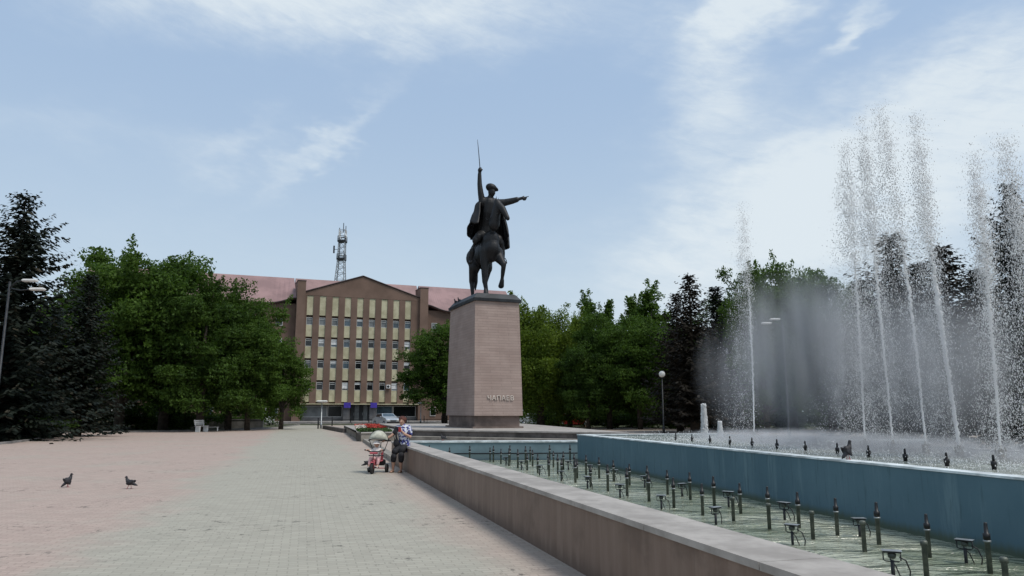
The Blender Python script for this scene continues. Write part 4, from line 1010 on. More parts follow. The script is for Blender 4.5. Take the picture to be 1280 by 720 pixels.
# tall jets ---------------------------------------------------------------------------------
def jetnozzle():
    root = empty('jet_nozzle'); mb = MB(); mb.lathe([(.07, -.06), (.07, .03), (.052, .05), (.045, .13), (.026, .17), (.022, .20)], n=14); mb.build('body', M['brass'], root)
    for s in (-1, 1):
        mb = MB(); mb.tube([(s * .05, 0, .03), (s * .10, 0, .06), (s * .105, 0, .13), (s * .085, 0, .17)], .011, 6); mb.build('arm', M['brass'], root)
    return root
jn = jetnozzle(); kJ = kidmap(jn)
def octa(Pc, size, stretch, rg):
    """many small drops as octahedra (8 triangles)"""
    n = len(Pc); s = size[:, None]; z = s * stretch[:, None]
    e = np.array([[1, 0, 0], [0, 1, 0], [-1, 0, 0], [0, -1, 0]]); Vv = np.empty((n, 6, 3))
    for i in range(4): Vv[:, i] = Pc + e[i] * s
    Vv[:, 4] = Pc + np.array([0, 0, 1]) * z; Vv[:, 5] = Pc - np.array([0, 0, 1]) * z
    F_ = [(0, 1, 4), (1, 2, 4), (2, 3, 4), (3, 0, 4), (1, 0, 5), (2, 1, 5), (3, 2, 5), (0, 3, 5)]
    idx = (np.arange(n)[:, None, None] * 6 + np.array(F_)[None]).reshape(-1)
    return Vv.reshape(-1, 3), idx
def tri_mesh(name, V, idx, m, parent=None):
    me = bpy.data.meshes.new(name); me.vertices.add(len(V)); me.vertices.foreach_set('co', V.astype(np.float32).ravel()); me.loops.add(len(idx)); me.loops.foreach_set('vertex_index', idx.astype(np.int32))
    nf = len(idx) // 3; me.polygons.add(nf); me.polygons.foreach_set('loop_start', np.arange(nf, dtype=np.int32) * 3); me.polygons.foreach_set('loop_total', np.full(nf, 3, dtype=np.int32))
    me.materials.append(m); me.update(calc_edges=True); o = bpy.data.objects.new(name, me); col.objects.link(o)
    if parent: o.parent = parent
    return o
def jet(base_px, mid_px, top_px, label, nd=3200, spread=.33, drift=-.55, seed=0, w0=.017, knob=1.0, thick=1.0):
    rg = np.random.default_rng(seed)
    bx_, by_ = G(*base_px, UZ); bz = UZ + .18
    put(jn, kJ, (bx_, by_, UZ), rg.random() * .5, 'weathered two-armed nozzle at the foot of the ' + label.split(',')[0], 'nozzle', 'jet nozzles', 1)
    xt, zt_ = A(top_px[0], top_px[1], by_); xm, zm = A(mid_px[0], mid_px[1], by_); H = zt_ - bz
    # quadratic lean through base, mid, top
    um = (zm - bz) / H; a_, b_ = np.linalg.solve(np.array([[um, um * um], [1, 1]]), np.array([xm - bx_, xt - bx_]))
    root = empty('water_jet', (bx_, by_, bz), label=label, cat='water jet', group='tall water jets')
    def cx(u): return a_ * u + b_ * u * u
    # solid stream, getting wider and rougher with height
    N = 150; vs = []; m = 10; UT = .62
    for i in range(N + 1):
        u = UT * i / N; r = (w0 + .012 * u ** 1.2) * thick * (1 if u < .45 else 1 - .75 * (u - .45) / .17); jx, jy = rg.normal(size=2) * (.004 + .02 * u ** 1.3)
        for k in range(m):
            t = 2 * math.pi * k / m; rr = r * (1 + rg.normal() * (.12 + .45 * u)); vs.append((cx(u) + jx + rr * math.cos(t), jy + rr * math.sin(t), u * H))
    mb = MB(); mb.add(vs, [(i * m + k, i * m + (k + 1) % m, (i + 1) * m + (k + 1) % m, (i + 1) * m + k) for i in range(N) for k in range(m)], True)
    st = mb.build('stream', M['foam'], root)
    # rising drops near the axis, and falling spray drifting to the left
    n1 = int(nd * .30); u = rg.random(n1) ** .42 * 1.02; sg = (.012 + .12 * u ** 2.0) * knob
    # clusters: break the column into parcels
    par_ = np.sin(u * 61 + rg.random() * 6) * .5 + np.sin(u * 143) * .35; keep = rg.random(n1) < np.clip(.55 + .45 * par_ + (.5 - u), .12, 1); u = u[keep]; sg = sg[keep]; n1 = len(u)
    P1 = np.stack([cx(u) + rg.normal(size=n1) * sg + np.sin(u * 47) * .02 * u, rg.normal(size=n1) * sg, u * H], 1)
    n2 = int(nd * .62); h0 = .66 + .36 * rg.random(n2) ** .8; fall = rg.random(n2) ** 1.15; u2 = h0 * (1 - fall); side = rg.normal(size=n2)
    # plumes: a few sub-columns give the vertical streaks
    ncol = 11; cc = rg.normal(size=ncol) * spread * .8; cy_ = rg.normal(size=ncol) * spread; which = rg.integers(ncol, size=n2)
    grow_ = (fall * h0) ** .55
    x2 = cx(np.clip(h0, 0, 1.05)) + drift * (fall * h0) ** 1.1 + (cc[which] * .9 + side * .35 * spread) * grow_ + rg.normal(size=n2) * .035
    y2 = (cy_[which] * .9 + rg.normal(size=n2) * .4 * spread) * grow_ + rg.normal(size=n2) * .035
    # half of the falling water hangs in torn clumps
    nc = 260; ci = rg.integers(nc, size=n2); src = rg.integers(n2, size=nc); isc = rg.random(n2) < .55; tight = (.02 + .07 * rg.random(nc))[ci]
    x2 = np.where(isc, x2[src][ci] + rg.normal(size=n2) * tight, x2); y2 = np.where(isc, y2[src][ci] + rg.normal(size=n2) * tight, y2)
    u2 = np.where(isc, np.clip(u2[src][ci] + rg.normal(size=n2) * tight * 2.2 / H, 0, 1.05), u2)
    P2 = np.stack([x2, y2, u2 * H], 1)
    P_ = np.vstack([P1, P2]); n = len(P_); sz = .0028 + .0056 * rg.random(n) ** 3.2; sz *= np.where(P_[:, 2] > H * .6, 1.12, .92)
    V_, idx = octa(P_, sz * 1.0, 1.3 + 1.6 * rg.random(n), rg)
    sp_ = tri_mesh('spray', V_, idx, M['drop'], root); sp_['kind'] = 'stuff'
    return root
jet((943, 549), (939, 420), (928, 258), 'leftmost tall water jet, rising alone before the spruces', 16000, .34, -.50, 1)
jet((1082, 561), (1073, 400), (1058, 182), 'second tall water jet from the left, thin white stream into a wide plume', 27000, .52, -.45, 2)
jet((1117, 563), (1100, 390), (1078, 150), 'third tall water jet from the left', 27000, .45, -.35, 3)
jet((1158, 566), (1134, 350), (1100, 137), 'fourth tall water jet from the left, reaching the highest point', 27000, .40, -.30, 4)
jet((1200, 570), (1170, 360), (1142, 152), 'fifth tall water jet from the left, thickest leaning stream', 27000, .40, -.32, 5, w0=.026, thick=1.15)
jet((1252, 573.5), (1238, 400), (1216, 196), 'sixth tall water jet from the left, near the right picture edge', 27000, .34, -.35, 6)
jet((1312, 578), (1290, 380), (1254, 172), 'rightmost tall water jet, its foot outside the picture and its plume leaning in', 27000, .40, -.3, 7)
# small idle nozzles of the same row
row = [(1020, 556), (1052, 558), (993, 553.5), (968, 551)]
for i, (a, b) in enumerate(row): put(jn, kJ, (*G(a, b, UZ), UZ), 0, 'idle weathered nozzle between the leftmost and second tall jets, %s from the right' % ['second', 'first', 'third', 'fourth'][i], 'nozzle', 'idle jet nozzles', .9)
# small bubbling jets
for i, (px, py, pt, lb, wdt) in enumerate([(881, 545, 505, 'tall white foaming bubbler at the far end of the upper basin', .075), (900.5, 546, 527, 'short white foaming bubbler beside the tall one', .055)]):
    x, y = G(px, py, UZ); zt2 = A(px, pt, y)[1]; rg = np.random.default_rng(50 + i); H = zt2 - UZ
    root = empty('foam_jet', (x, y, UZ), label=lb, cat='water jet', group='foaming bubblers'); wdt *= .62
    mb = MB(); mb.tube([(0, 0, 0), (.01, 0, H * .5), (0, 0, H * .9)], [.016, .02, .03], 8)
    for q in range(9):
        a = rg.random() * 6.28; r0 = wdt * (.7 + .5 * rg.random()); k_ = []
        for z_ in np.linspace(0, 1, 9): k_.append((math.cos(a) * r0 * (1.25 - .5 * z_ ** 3) + rg.normal() * .008, math.sin(a) * r0 * (1.25 - .5 * z_ ** 3) + rg.normal() * .008, H * z_ * .93))
        mb.tube(k_, [.006 + .010 * rg.random() for _ in k_], 5)
    for q in range(12): mb.ball((rg.normal() * wdt * .4, rg.normal() * wdt * .4, H * (.90 + .09 * rg.random())), wdt * (.35 + .25 * rg.random()), 8, 6)
    mb.build('foam_column', M['foam'], root)
    n = 2600; u = rg.random(n); a = rg.random(n) * 6.28; rr = wdt * (.9 + 1.6 * rg.random(n) ** 2 * (1.1 - u * .6)); a = np.round(a * 1.9) / 1.9 + rg.normal(size=n) * .16; P_ = np.stack([np.cos(a) * rr, np.sin(a) * rr, u * H], 1)
    V_, idx = octa(P_, .006 + .010 * rg.random(n), 1.5 + rg.random(n), rg); s_ = tri_mesh('spray', V_, idx, M['drop'], root); s_['kind'] = 'stuff'
# drifting mist: closed bodies of fine water, denser in the middle
def mistmat(name, dens, sx, sy, sz):
    m = bpy.data.materials.new(name); m.use_nodes = True; nt = m.node_tree; nt.nodes.clear(); t = NT(nt); o = t.n('ShaderNodeOutputMaterial')
    v = t.n('ShaderNodeVolumePrincipled'); v.inputs['Color'].default_value = (.97, .98, 1, 1); v.inputs['Anisotropy'].default_value = .2
    tc = t.n('ShaderNodeTexCoord'); nz = t.n('ShaderNodeTexNoise', inp={'Vector': t.n('ShaderNodeMapping', inp={0: tc.outputs['Object'], 3: (1, 1, .16)}).outputs[0], 'Scale': 2.4, 'Detail': 4})
    sc_ = t.n('ShaderNodeMapping', inp={0: tc.outputs['Object'], 3: (1 / sx, 1 / sy, 1 / sz)}); ln = t.n('ShaderNodeVectorMath', operation='LENGTH', inp={0: sc_.outputs[0]})
    f = t.ramp(ln.outputs['Value'], 1.0, .15); d = t.m('MULTIPLY', t.m('MULTIPLY', f, t.ramp(nz.outputs[0], .33, .68)), dens); t.l(d, v.inputs['Density']); t.l(v.outputs[0], o.inputs['Volume']); return m
def mist(px, py0, py1, Y, rx, ry, dens, label):
    x = A(px, 515, Y)[0]; z1 = A(px, py1, Y)[1]; z0 = UZ - .1; c = (z0 + z1) / 2; hz_ = (z1 - z0) / 2
    mb = MB(); mb.ball((0, 0, 0), 1, 24, 16, (rx, ry, hz_)); mb.v = [(a, b, max(cz, UZ + .01 - c)) for a, b, cz in mb.v]
    o = mb.build('water_mist', mistmat('mist_%s' % px, dens, rx, ry, hz_)); o.location = (x, Y, c); tag(o, label, 'mist', kind='stuff')
mist(1010, 0, 318, 15.0, 1.7, 1.0, 2.5, 'soft grey mist hanging between the leftmost and second tall jets')
mist(1120, 0, 330, 12.6, 1.8, 1.0, 1.3, 'soft grey mist around the middle tall jets')
mist(1195, 0, 345, 10.9, 1.3, .8, 1.2, 'thin grey mist around the fifth and sixth tall jets')
mist(930, 0, 380, 17.2, 1.3, .8, .8, 'thin mist at the foot of the leftmost tall jet')
def low_mist(t0, t1, q, ry, hh, dens, label):
    c = ub((t0 + t1) / 2, q); mb = MB(); mb.ball((0, 0, 0), 1, 24, 16, (ry, (t1 - t0) / 2, hh)); mb.v = [(a, b, max(cz, .006)) for a, b, cz in mb.v]
    o = mb.build('water_mist', mistmat('low_mist', dens, ry, (t1 - t0) / 2, hh)); o.location = (*c, UZ); o.rotation_euler = (0, 0, math.atan2(wd.y, wd.x) - R(90)); tag(o, label, 'mist', kind='stuff')
low_mist(0.5, 17, 3.0, 1.6, .42, 3.2, 'low white spray lying over the upper basin water at the feet of the jets')
# splash drops over the basin water
rg = np.random.default_rng(77); n = 9000; t_ = rg.random(n) * 15 + 3; q = 2.2 + rg.normal(size=n) * .9; q = np.clip(q, .4, UW - .3)
P_ = np.array([[*ub(a, b), 0] for a, b in zip(t_, q)]); P_[:, 2] = UZ + rg.random(n) ** 3 * .22; V_, idx = octa(P_, .004 + .006 * rg.random(n), 1 + rg.random(n), rg)
o = tri_mesh('splash_drops', V_, idx, M['drop']); tag(o, 'fine splashing drops over the upper basin water', 'splash', kind='stuff')
# ================================================================== PEOPLE, BIRDS, VEHICLES, FURNITURE
def shirtmat():
    m = bpy.data.materials.new('patterned_shirt'); m.use_nodes = True; t = NT(m.node_tree); b = m.node_tree.nodes['Principled BSDF']; b.inputs['Roughness'].default_value = .85
    tc = t.n('ShaderNodeTexCoord'); n = t.n('ShaderNodeTexNoise', inp={'Vector': tc.outputs['Object'], 'Scale': 11.0, 'Detail': 2}); n2 = t.n('ShaderNodeTexNoise', inp={'Vector': tc.outputs['Object'], 'Scale': 17.0, 'Detail': 1})
    c = t.mix(t.ramp(n.outputs[0], .50, .54), (.52, .53, .60), (.05, .06, .25)); c = t.mix(t.ramp(n2.outputs[0], .57, .60), c, (.02, .02, .035)); t.l(c, b.inputs['Base Color']); return m
wx, wy = par(13.35, -.12); WS = .92
root = empty('person', (wx, wy, 0), label='woman with short red-brown hair and blue patterned top leaning on the parapet', cat='person')
root.scale = (WS, WS, WS)
# local world-aligned frame; the parapet edge runs behind her (+x side). She faces the camera and a little left
b = MB()
b.limb([(.06, .0, .76), (.05, -.01, .95), (.03, -.03, 1.15), (.02, -.02, 1.27)], [.155, .14, .145, .12])
b.limb([(-.13, -.02, 1.28), (.02, -.02, 1.30), (.17, -.02, 1.28)], [.065, .08, .065]); b.limb([(.02, -.02, 1.30), (.0, -.05, 1.40)], [.055, .05])
b.ball((-.01, -.07, 1.475), .095, 14, 10, (.86, 1, 1.15)); b.limb([(-.035, -.165, 1.47), (-.038, -.175, 1.45)], [.012, .016]); b.ball((-.02, -.10, 1.40), .055)
for s in (-1, 1): b.ball((-.01 + s * .085, -.05, 1.465), .018)
# right arm reaching to the push handle (to the viewer's left)
b.limb([(-.14, -.03, 1.27), (-.24, -.05, 1.12), (-.30, -.08, 1.06), (-.42, -.12, .98), (-.50, -.16, .92), (-.53, -.18, .90)], [.055, .048, .042, .036, .026, .028])
for q in range(4): b.limb([(-.53 - .008 * q, -.19 + .018 * q, .90), (-.565, -.20 + .02 * q, .885), (-.57, -.20 + .02 * q, .86)], [.012, .010, .008])
b.limb([(-.52, -.17, .89), (-.535, -.15, .865)], [.012, .009])
# left arm bent, phone in front of the chest
b.limb([(.18, -.03, 1.27), (.24, -.08, 1.10), (.24, -.12, 1.02), (.10, -.25, 1.10), (.02, -.29, 1.18), (.0, -.30, 1.21)], [.055, .048, .043, .036, .027, .030])
for q in range(4): b.limb([(.0, -.30, 1.20 + .018 * q), (-.03, -.325, 1.21 + .018 * q), (-.055, -.31, 1.215 + .018 * q)], [.011, .010, .008])
b.limb([(.01, -.30, 1.20), (-.01, -.33, 1.25)], [.012, .009])
# legs
b.limb([(-.03, -.03, .78), (-.17, -.22, .60), (-.20, -.25, .50), (-.22, -.20, .28), (-.23, -.17, .10)], [.105, .068, .056, .058, .036]); b.limb([(-.23, -.17, .05), (-.27, -.30, .03)], [.038, .03])
b.limb([(.10, -.02, .78), (.03, -.24, .62), (.02, -.28, .52), (.0, -.22, .28), (.0, -.17, .10)], [.105, .068, .056, .058, .036]); b.limb([(.0, -.17, .05), (-.02, -.30, .03)], [.038, .03])
b.build('body', M['skin'], root, voxel=.009, sub=2)
b = MB(); b.limb([(.06, .0, .80), (.05, -.01, .95), (.03, -.03, 1.15), (.02, -.02, 1.26)], [.178, .162, .165, .135]); b.limb([(-.14, -.02, 1.275), (.02, -.02, 1.29), (.18, -.02, 1.275)], [.082, .085, .082])
b.limb([(.17, -.03, 1.275), (.235, -.075, 1.12)], [.082, .078]); b.limb([(.06, .0, .80), (.08, -.02, .72)], [.178, .165]); b.build('top', shirtmat(), root, voxel=.012, sub=2)
b = MB(); b.limb([(-.15, -.03, 1.27), (-.23, -.05, 1.14)], [.074, .068]); b.limb([(-.16, -.07, 1.22), (-.17, -.12, 1.06), (-.14, -.16, .88)], [.03, .03, .03]); b.build('black_strap', M['black_cloth'], root, voxel=.012, sub=1)
b = MB(); b.limb([(.04, .0, .76), (.06, .0, .70)], [.172, .15]); b.limb([(-.03, -.03, .77), (-.17, -.22, .60), (-.205, -.25, .46), (-.215, -.22, .36)], [.128, .100, .088, .080]); b.limb([(.10, -.02, .77), (.03, -.24, .63), (.02, -.29, .50), (.01, -.25, .36)], [.128, .105, .094, .082])
b.build('trousers', M['black_cloth'], root, voxel=.012, sub=2)
b = MB(); b.ball((-.005, -.045, 1.51), .112, 14, 10, (1.0, 1.0, .95)); b.ball((.0, .0, 1.48), .10, 14, 10, (1, .9, 1.05)); 
rg = np.random.default_rng(4)
for q in range(34):
    a = rg.random() * 6.28; e = rg.random() * 1.3; b.ball((-.005 + .105 * math.cos(a) * math.cos(e), -.03 + .095 * math.sin(a) * math.cos(e) * (1 if math.sin(a) > 0 else .75), 1.52 + .085 * math.sin(e)), .026, 8, 6)
b.build('hair', M['hair'], root, voxel=.010, sub=1)
for s in (-1, 1):
    b = MB(); b.ball((-.012 + s * .032, -.158, 1.487), .008, 8, 6); b.build('eye', M['black'], root)
b = MB(); b.ball((-.022, -.160, 1.425), .016, 8, 6, (1.3, .5, .35)); b.build('mouth', M['car_red'], root)
for fx in (-.25, -.01):
    b = MB(); b.box((fx - .005, -.235, .0175), (.085, .24, .025), -.15, .008); b.tube([(fx - .04, -.26, .03), (fx - .005, -.27, .075), (fx + .035, -.25, .03)], .012, 6); b.build('sandal', M['sandal'], root)
b = MB(); b.box((-.035, -.345, 1.235), (.075, .012, .145), .15, .004); o = b.build('mobile_phone', M['car_red']); o.location = root.location; o.scale = root.scale; tag(o, 'small red mobile phone held by the woman on the parapet', 'phone')
b = MB(); b.ball((.0, 0, 0), .12, 14, 10, (.75, .55, 1.0)); b.tube([(-.05, 0, .09), (-.08, -.01, .22), (-.02, -.02, .24), (.04, 0, .10)], .012, 6); o = b.build('handbag', M['black_cloth']); o.location = (wx - .15 * WS, wy - .19 * WS, .845 * WS); o.scale = (WS, WS, WS); tag(o, 'black handbag hanging at the woman\'s side over her lap', 'bag')

# tricycle with canopy ----------------------------------------------------------------------
tx, ty = G(476, 590, 0); ty -= .33; tx = (474.5 - 640) / 924 * ty
def wheel(parent, c, r, wdt):
    b = MB(); b.lathe([(r * .80, -wdt / 2), (r * .96, -wdt / 2), (r, -wdt / 4), (r, wdt / 4), (r * .96, wdt / 2), (r * .80, wdt / 2)], (0, 0, 0), 22, 'x'); w_ = empty('wheel', c); w_.parent = parent
    b.build('tyre', M['rubber'], w_)
    b = MB(); b.lathe([(.001, -wdt * .35), (r * .80, -wdt * .3), (r * .80, wdt * .3), (.001, wdt * .35)], (0, 0, 0), 22, 'x'); b.build('hub', M['pink'], w_)
root = empty('tricycle', (tx, ty, 0), R(-6), 'pink and black child tricycle with a beige hood and push handle beside the woman', 'tricycle')
wheel(root, (0, -.36, .145), .145, .05); wheel(root, (-.24, .18, .115), .115, .05); wheel(root, (.24, .18, .115), .115, .05)
b = MB(); b.tube([(-.27, .18, .115), (.27, .18, .115)], .012, 8); b.tube([(0, .18, .13), (0, .0, .20), (0, -.22, .30), (0, -.30, .40)], [.022, .024, .024, .02], 8)
b.tube([(-.04, -.36, .145), (-.04, -.33, .32), (0, -.31, .36)], .012, 6); b.tube([(.04, -.36, .145), (.04, -.33, .32), (0, -.31, .36)], .012, 6); b.box((0, -.36, .30), (.075, .20, .02), 0, .008); b.build('frame', M['pink'], root)
b = MB(); b.tube([(0, -.31, .36), (0, -.27, .56)], .014, 8); b.tube([(-.20, -.22, .60), (-.12, -.27, .57), (.12, -.27, .57), (.20, -.22, .60)], .014, 8); b.build('handlebar', M['black'], root)
for s in (-1, 1):
    b = MB(); b.tube([(s * .20, -.22, .60), (s * .27, -.18, .61)], .02, 8); b.build('grip', M['black'], root)
    b = MB(); b.box((s * .09, -.36, .145 + s * .03), (.07, .08, .02), 0, .005); b.build('pedal', M['black'], root)
b = MB(); b.box((0, -.26, .53), (.20, .10, .05), 0, .015); b.build('toy_tray', M['pink'], root)
b = MB(); b.box((0, .05, .31), (.26, .24, .04), 0, .015); b.box((0, .18, .45), (.26, .035, .30), 0, .012); b.build('seat', M['pink'], root)
b = MB(); b.tube([(-.17, -.02, .45), (-.17, -.12, .46), (0, -.17, .46), (.17, -.12, .46), (.17, -.02, .45), (.15, .16, .45)], .013, 8); b.build('safety_bar', M['black'], root)
b = MB(); b.box((0, .30, .26), (.30, .18, .16), 0, .03); b.build('basket', M['black_cloth'], root)
b = MB(); b.tube([(0, .22, .22), (0, .34, .50), (.0, .40, .78), (.08, .42, .82)], .013, 8); b.tube([(-.10, .41, .825), (.27, .42, .825)], .018, 8); b.build('push_handle', M['black'], root)
b = MB(); vs = []
for i in range(7):
    f = R(-70 + 150 * i / 6)
    for k in range(17):
        a = math.pi * k / 16; x = .26 * math.cos(a); zz = .26 * math.sin(a); vs.append((x, .18 - math.sin(f) * (.06 + zz * 1.0) * .9, .84 + zz * math.cos(f) * 1.05))
b.add(vs, [(i * 17 + k, i * 17 + k + 1, (i + 1) * 17 + k + 1, (i + 1) * 17 + k) for i in range(6) for k in range(16)], True); o = b.build('hood', M['canopy'], root); sm = o.modifiers.new('t', 'SOLIDIFY'); sm.thickness = .008
b = MB()
for f in (R(-70), R(5), R(80)): b.tube([(.263 * math.cos(math.pi * k / 16), .18 - math.sin(f) * (.06 + .263 * math.sin(math.pi * k / 16)) * .9, .84 + .263 * math.sin(math.pi * k / 16) * math.cos(f) * 1.06) for k in range(17)], .009, 6)
for s in (-1, 1): b.tube([(s * .26, .18, .84), (s * .16, .20, .58), (s * .10, .20, .50)], .010, 6)
b.build('hood_frame', M['black'], root)
# child on the tricycle
root = empty('person', (tx, ty, 0), R(-6), 'small child in a white sun hat and pale pink clothes seated on the tricycle', 'person')
b = MB(); b.limb([(0, .07, .40), (0, .05, .58), (0, .04, .63)], [.085, .085, .06]); b.limb([(0, .04, .63), (0, .02, .69)], [.035, .035]); b.ball((0, .0, .755), .075, 14, 10, (.92, 1, 1.05)); b.ball((0, -.078, .745), .012, 8, 6)
for s in (-1, 1):
    b.ball((s * .072, 0, .75), .014, 8, 6)
    b.limb([(s * .07, .04, .62), (s * .13, -.03, .54), (s * .16, -.14, .58), (s * .18, -.19, .615)], [.034, .028, .023, .022]); 
    for q in range(4): b.limb([(s * (.185 + .012 * q), -.20, .62), (s * (.19 + .012 * q), -.235, .615), (s * (.19 + .012 * q), -.235, .59)], [.008, .007, .006])
    b.limb([(s * .05, .05, .36), (s * .10, -.15, .38), (s * .11, -.20, .34), (s * .11, -.27, .20)], [.055, .046, .038, .028]); b.limb([(s * .11, -.28, .19), (s * .11, -.35, .18)], [.028, .022])
b.build('body', M['skin'], root, voxel=.007, sub=1)
b = MB(); b.limb([(0, .07, .42), (0, .05, .56), (0, .045, .61)], [.10, .098, .078]); 
for s in (-1, 1): b.limb([(s * .07, .04, .615), (s * .125, -.02, .555), (s * .15, -.10, .565)], [.046, .040, .034])
b.build('jacket', M['white_cloth'], root, voxel=.009, sub=1)
b = MB(); b.limb([(0, .07, .40), (0, .06, .37)], [.098, .09])
for s in (-1, 1): b.limb([(s * .05, .05, .365), (s * .10, -.15, .382), (s * .11, -.20, .34), (s * .11, -.25, .25)], [.066, .058, .048, .040])
b.build('trousers', M['pink_cloth'], root, voxel=.009, sub=1)
b = MB(); b.ball((0, .005, .79), .083, 14, 8, (1, 1.05, .75)); b.lathe([(.07, .775), (.125, .758), (.122, .768), (.07, .79)], (0, 0, 0), 20); b.build('sun_hat', M['white_cloth'], root, voxel=.007, sub=1)
for s in (-1, 1):
    b = MB(); b.ball((s * .027, -.070, .762), .006, 8, 6); b.build('eye', M['black'], root)
    b = MB(); b.ball((s * .11, -.325, .175), .034, 10, 7, (.9, 1.6, .8)); b.build('shoe', M['white_cloth'], root)

# distant walking child ---------------------------------------------------------------------
x, y = G(733, 533.4, 0); root = empty('person', (x, y, 0), R(15), 'far small figure in pale clothes stepping under the trees right of the pedestal', 'person')
b = MB(); b.limb([(0, 0, .68), (0, .0, .9), (.04, -.03, 1.1)], [.12, .12, .11]); b.limb([(.05, -.04, 1.12), (.08, -.06, 1.2)], [.05, .045]); b.ball((.10, -.08, 1.29), .1, 12, 8, (.9, 1, 1.1)); b.ball((.11, -.18, 1.28), .018)
b.limb([(-.1, -.02, 1.08), (-.22, -.05, .9), (-.18, -.2, .75)], [.05, .04, .03]); b.limb([(.15, -.03, 1.08), (.25, -.1, .9), (.32, -.2, .78)], [.05, .04, .03])
b.limb([(-.07, 0, .68), (-.1, -.05, .4), (-.12, .02, .08)], [.09, .065, .045]); b.limb([(-.12, .02, .05), (-.12, -.12, .04)], [.04, .03]); b.limb([(.08, 0, .68), (.26, -.12, .42), (.30, .05, .10)], [.09, .065, .045]); b.limb([(.30, .05, .07), (.34, -.08, .05)], [.04, .03])
for sx_, pz in ((-.18, .75), (.32, .78)):
    for q in range(4): b.limb([(sx_, -.2 - .012 * q, pz), (sx_ + .01, -.23 - .012 * q, pz - .05)], [.014, .012])
b.build('body', M['skin'], root, voxel=.02, sub=1)
b = MB(); b.limb([(0, 0, .70), (0, .0, .9), (.04, -.03, 1.09)], [.145, .14, .13]); b.limb([(-.1, -.02, 1.08), (-.18, -.04, .96)], [.07, .06]); b.limb([(.15, -.03, 1.08), (.22, -.08, .96)], [.07, .06]); b.build('shirt', M['white_cloth'], root, voxel=.02, sub=1)
b = MB(); b.limb([(-.07, 0, .69), (-.1, -.05, .4), (-.12, .02, .15)], [.11, .085, .065]); b.limb([(.08, 0, .69), (.26, -.12, .42), (.29, .03, .18)], [.11, .085, .065]); b.build('trousers', M['white_cloth'], root, voxel=.02, sub=1)
b = MB(); b.ball((.10, -.06, 1.33), .105, 12, 8, (1, 1, .8)); b.build('hair', M['hair'], root, voxel=.02)

# pigeons -----------------------------------------------------------------------------------
def pigeon(kind):
    root = empty('pigeon'); b = MB()
    if kind == 'walk':
        b.ball((0, 0, .13), .062, 14, 10, (1.45, .85, .9), Matrix.Rotation(R(18), 3, 'Y')); b.limb([(.05, 0, .155), (.085, 0, .20), (.092, 0, .232)], [.045, .028, .024]); b.ball((.098, 0, .238), .026)
        b.limb([(-.06, 0, .11), (-.13, 0, .085), (-.175, 0, .075)], [.035, .022, .010]); hd = (.098, .238)
    else:
        b.ball((0, 0, .135), .062, 14, 10, (1.35, .85, .95), Matrix.Rotation(R(42), 3, 'Y')); b.limb([(.035, 0, .175), (.055, 0, .225), (.058, 0, .262)], [.045, .028, .023]); b.ball((.062, 0, .268), .026)
        b.limb([(-.04, 0, .09), (-.095, 0, .04), (-.12, 0, .02)], [.035, .022, .010]); hd = (.062, .268)
    b.build('body', M['feather'], root, voxel=.006, sub=2)
    b = MB(); b.limb([(hd[0] + .02, 0, hd[1]), (hd[0] + .045, 0, hd[1] - .008)], [.007, .002], 8); b.build('beak', M['iron'], root)
    for s in (-1, 1):
        b = MB(); b.ball((-.02, s * .048, .135 if kind == 'walk' else .12), .055, 12, 8, (1.65, .22, .62), Matrix.Rotation(R(22 if kind == 'walk' else 45), 3, 'Y')); b.build('wing', M['feather'], root)
        b = MB(); k = s * .03 if kind == 'walk' else 0; b.tube([(k * .3, s * .02, .085), (k + .01, s * .024, .012)], .005, 6); b.tube([(k - .012, s * .024, .008), (k + .035, s * .024, .006)], .004, 5); b.tube([(k + .005, s * .024, .008), (k + .028, s * .04, .006)], .003, 5); b.build('leg', M['pink'], root)
    return root
p1_ = pigeon('walk'); k1 = kidmap(p1_); p2_ = pigeon('up'); k2 = kidmap(p2_)
def bird(pr, kd, px, py, z, rz, lb, sc=1): x, y = G(px, py, z); put(pr, kd, (x, y, z), rz, lb, 'pigeon', 'pigeons', sc)
bird(p1_, k1, 162, 611, .004, R(170), 'dark walking pigeon, the right one of two on the open square')
bird(p2_, k2, 84, 609, .004, R(50), 'dark pigeon standing upright on the paving, nearest to the left picture edge')
bird(p1_, k1, 460, 585, .004, R(25), 'dark pigeon beside the left wheel of the tricycle', 1.1)
bird(p2_, k2, 1060, 574.5, .92, R(25), 'black pigeon perched on the white rim of the blue wall before the jets', .95)
bird(p1_, k1, 554, 551, .69, R(200), 'dark pigeon on the white rim of the end wall below the pedestal', .8)
x_, y_ = A(577, 366, 47.5)[0], 47.5
o = put(p2_, k2, (pc[0] + ax_ * 1.2 - bx * 1.28, pc[1] + ay_ * 1.2 - by * 1.28, .64 + 8.05), R(200), 'pigeon on the left edge of the bronze cap on the pedestal, nearer one of two', 'pigeon', 'pigeons', 1.4)
o = put(p2_, k2, (pc[0] + ax_ * 1.9 - bx * 1.30, pc[1] + ay_ * 1.9 - by * 1.30, .64 + 8.05), R(190), 'pigeon on the left edge of the bronze cap on the pedestal, farther one of two', 'pigeon', 'pigeons', 1.4)

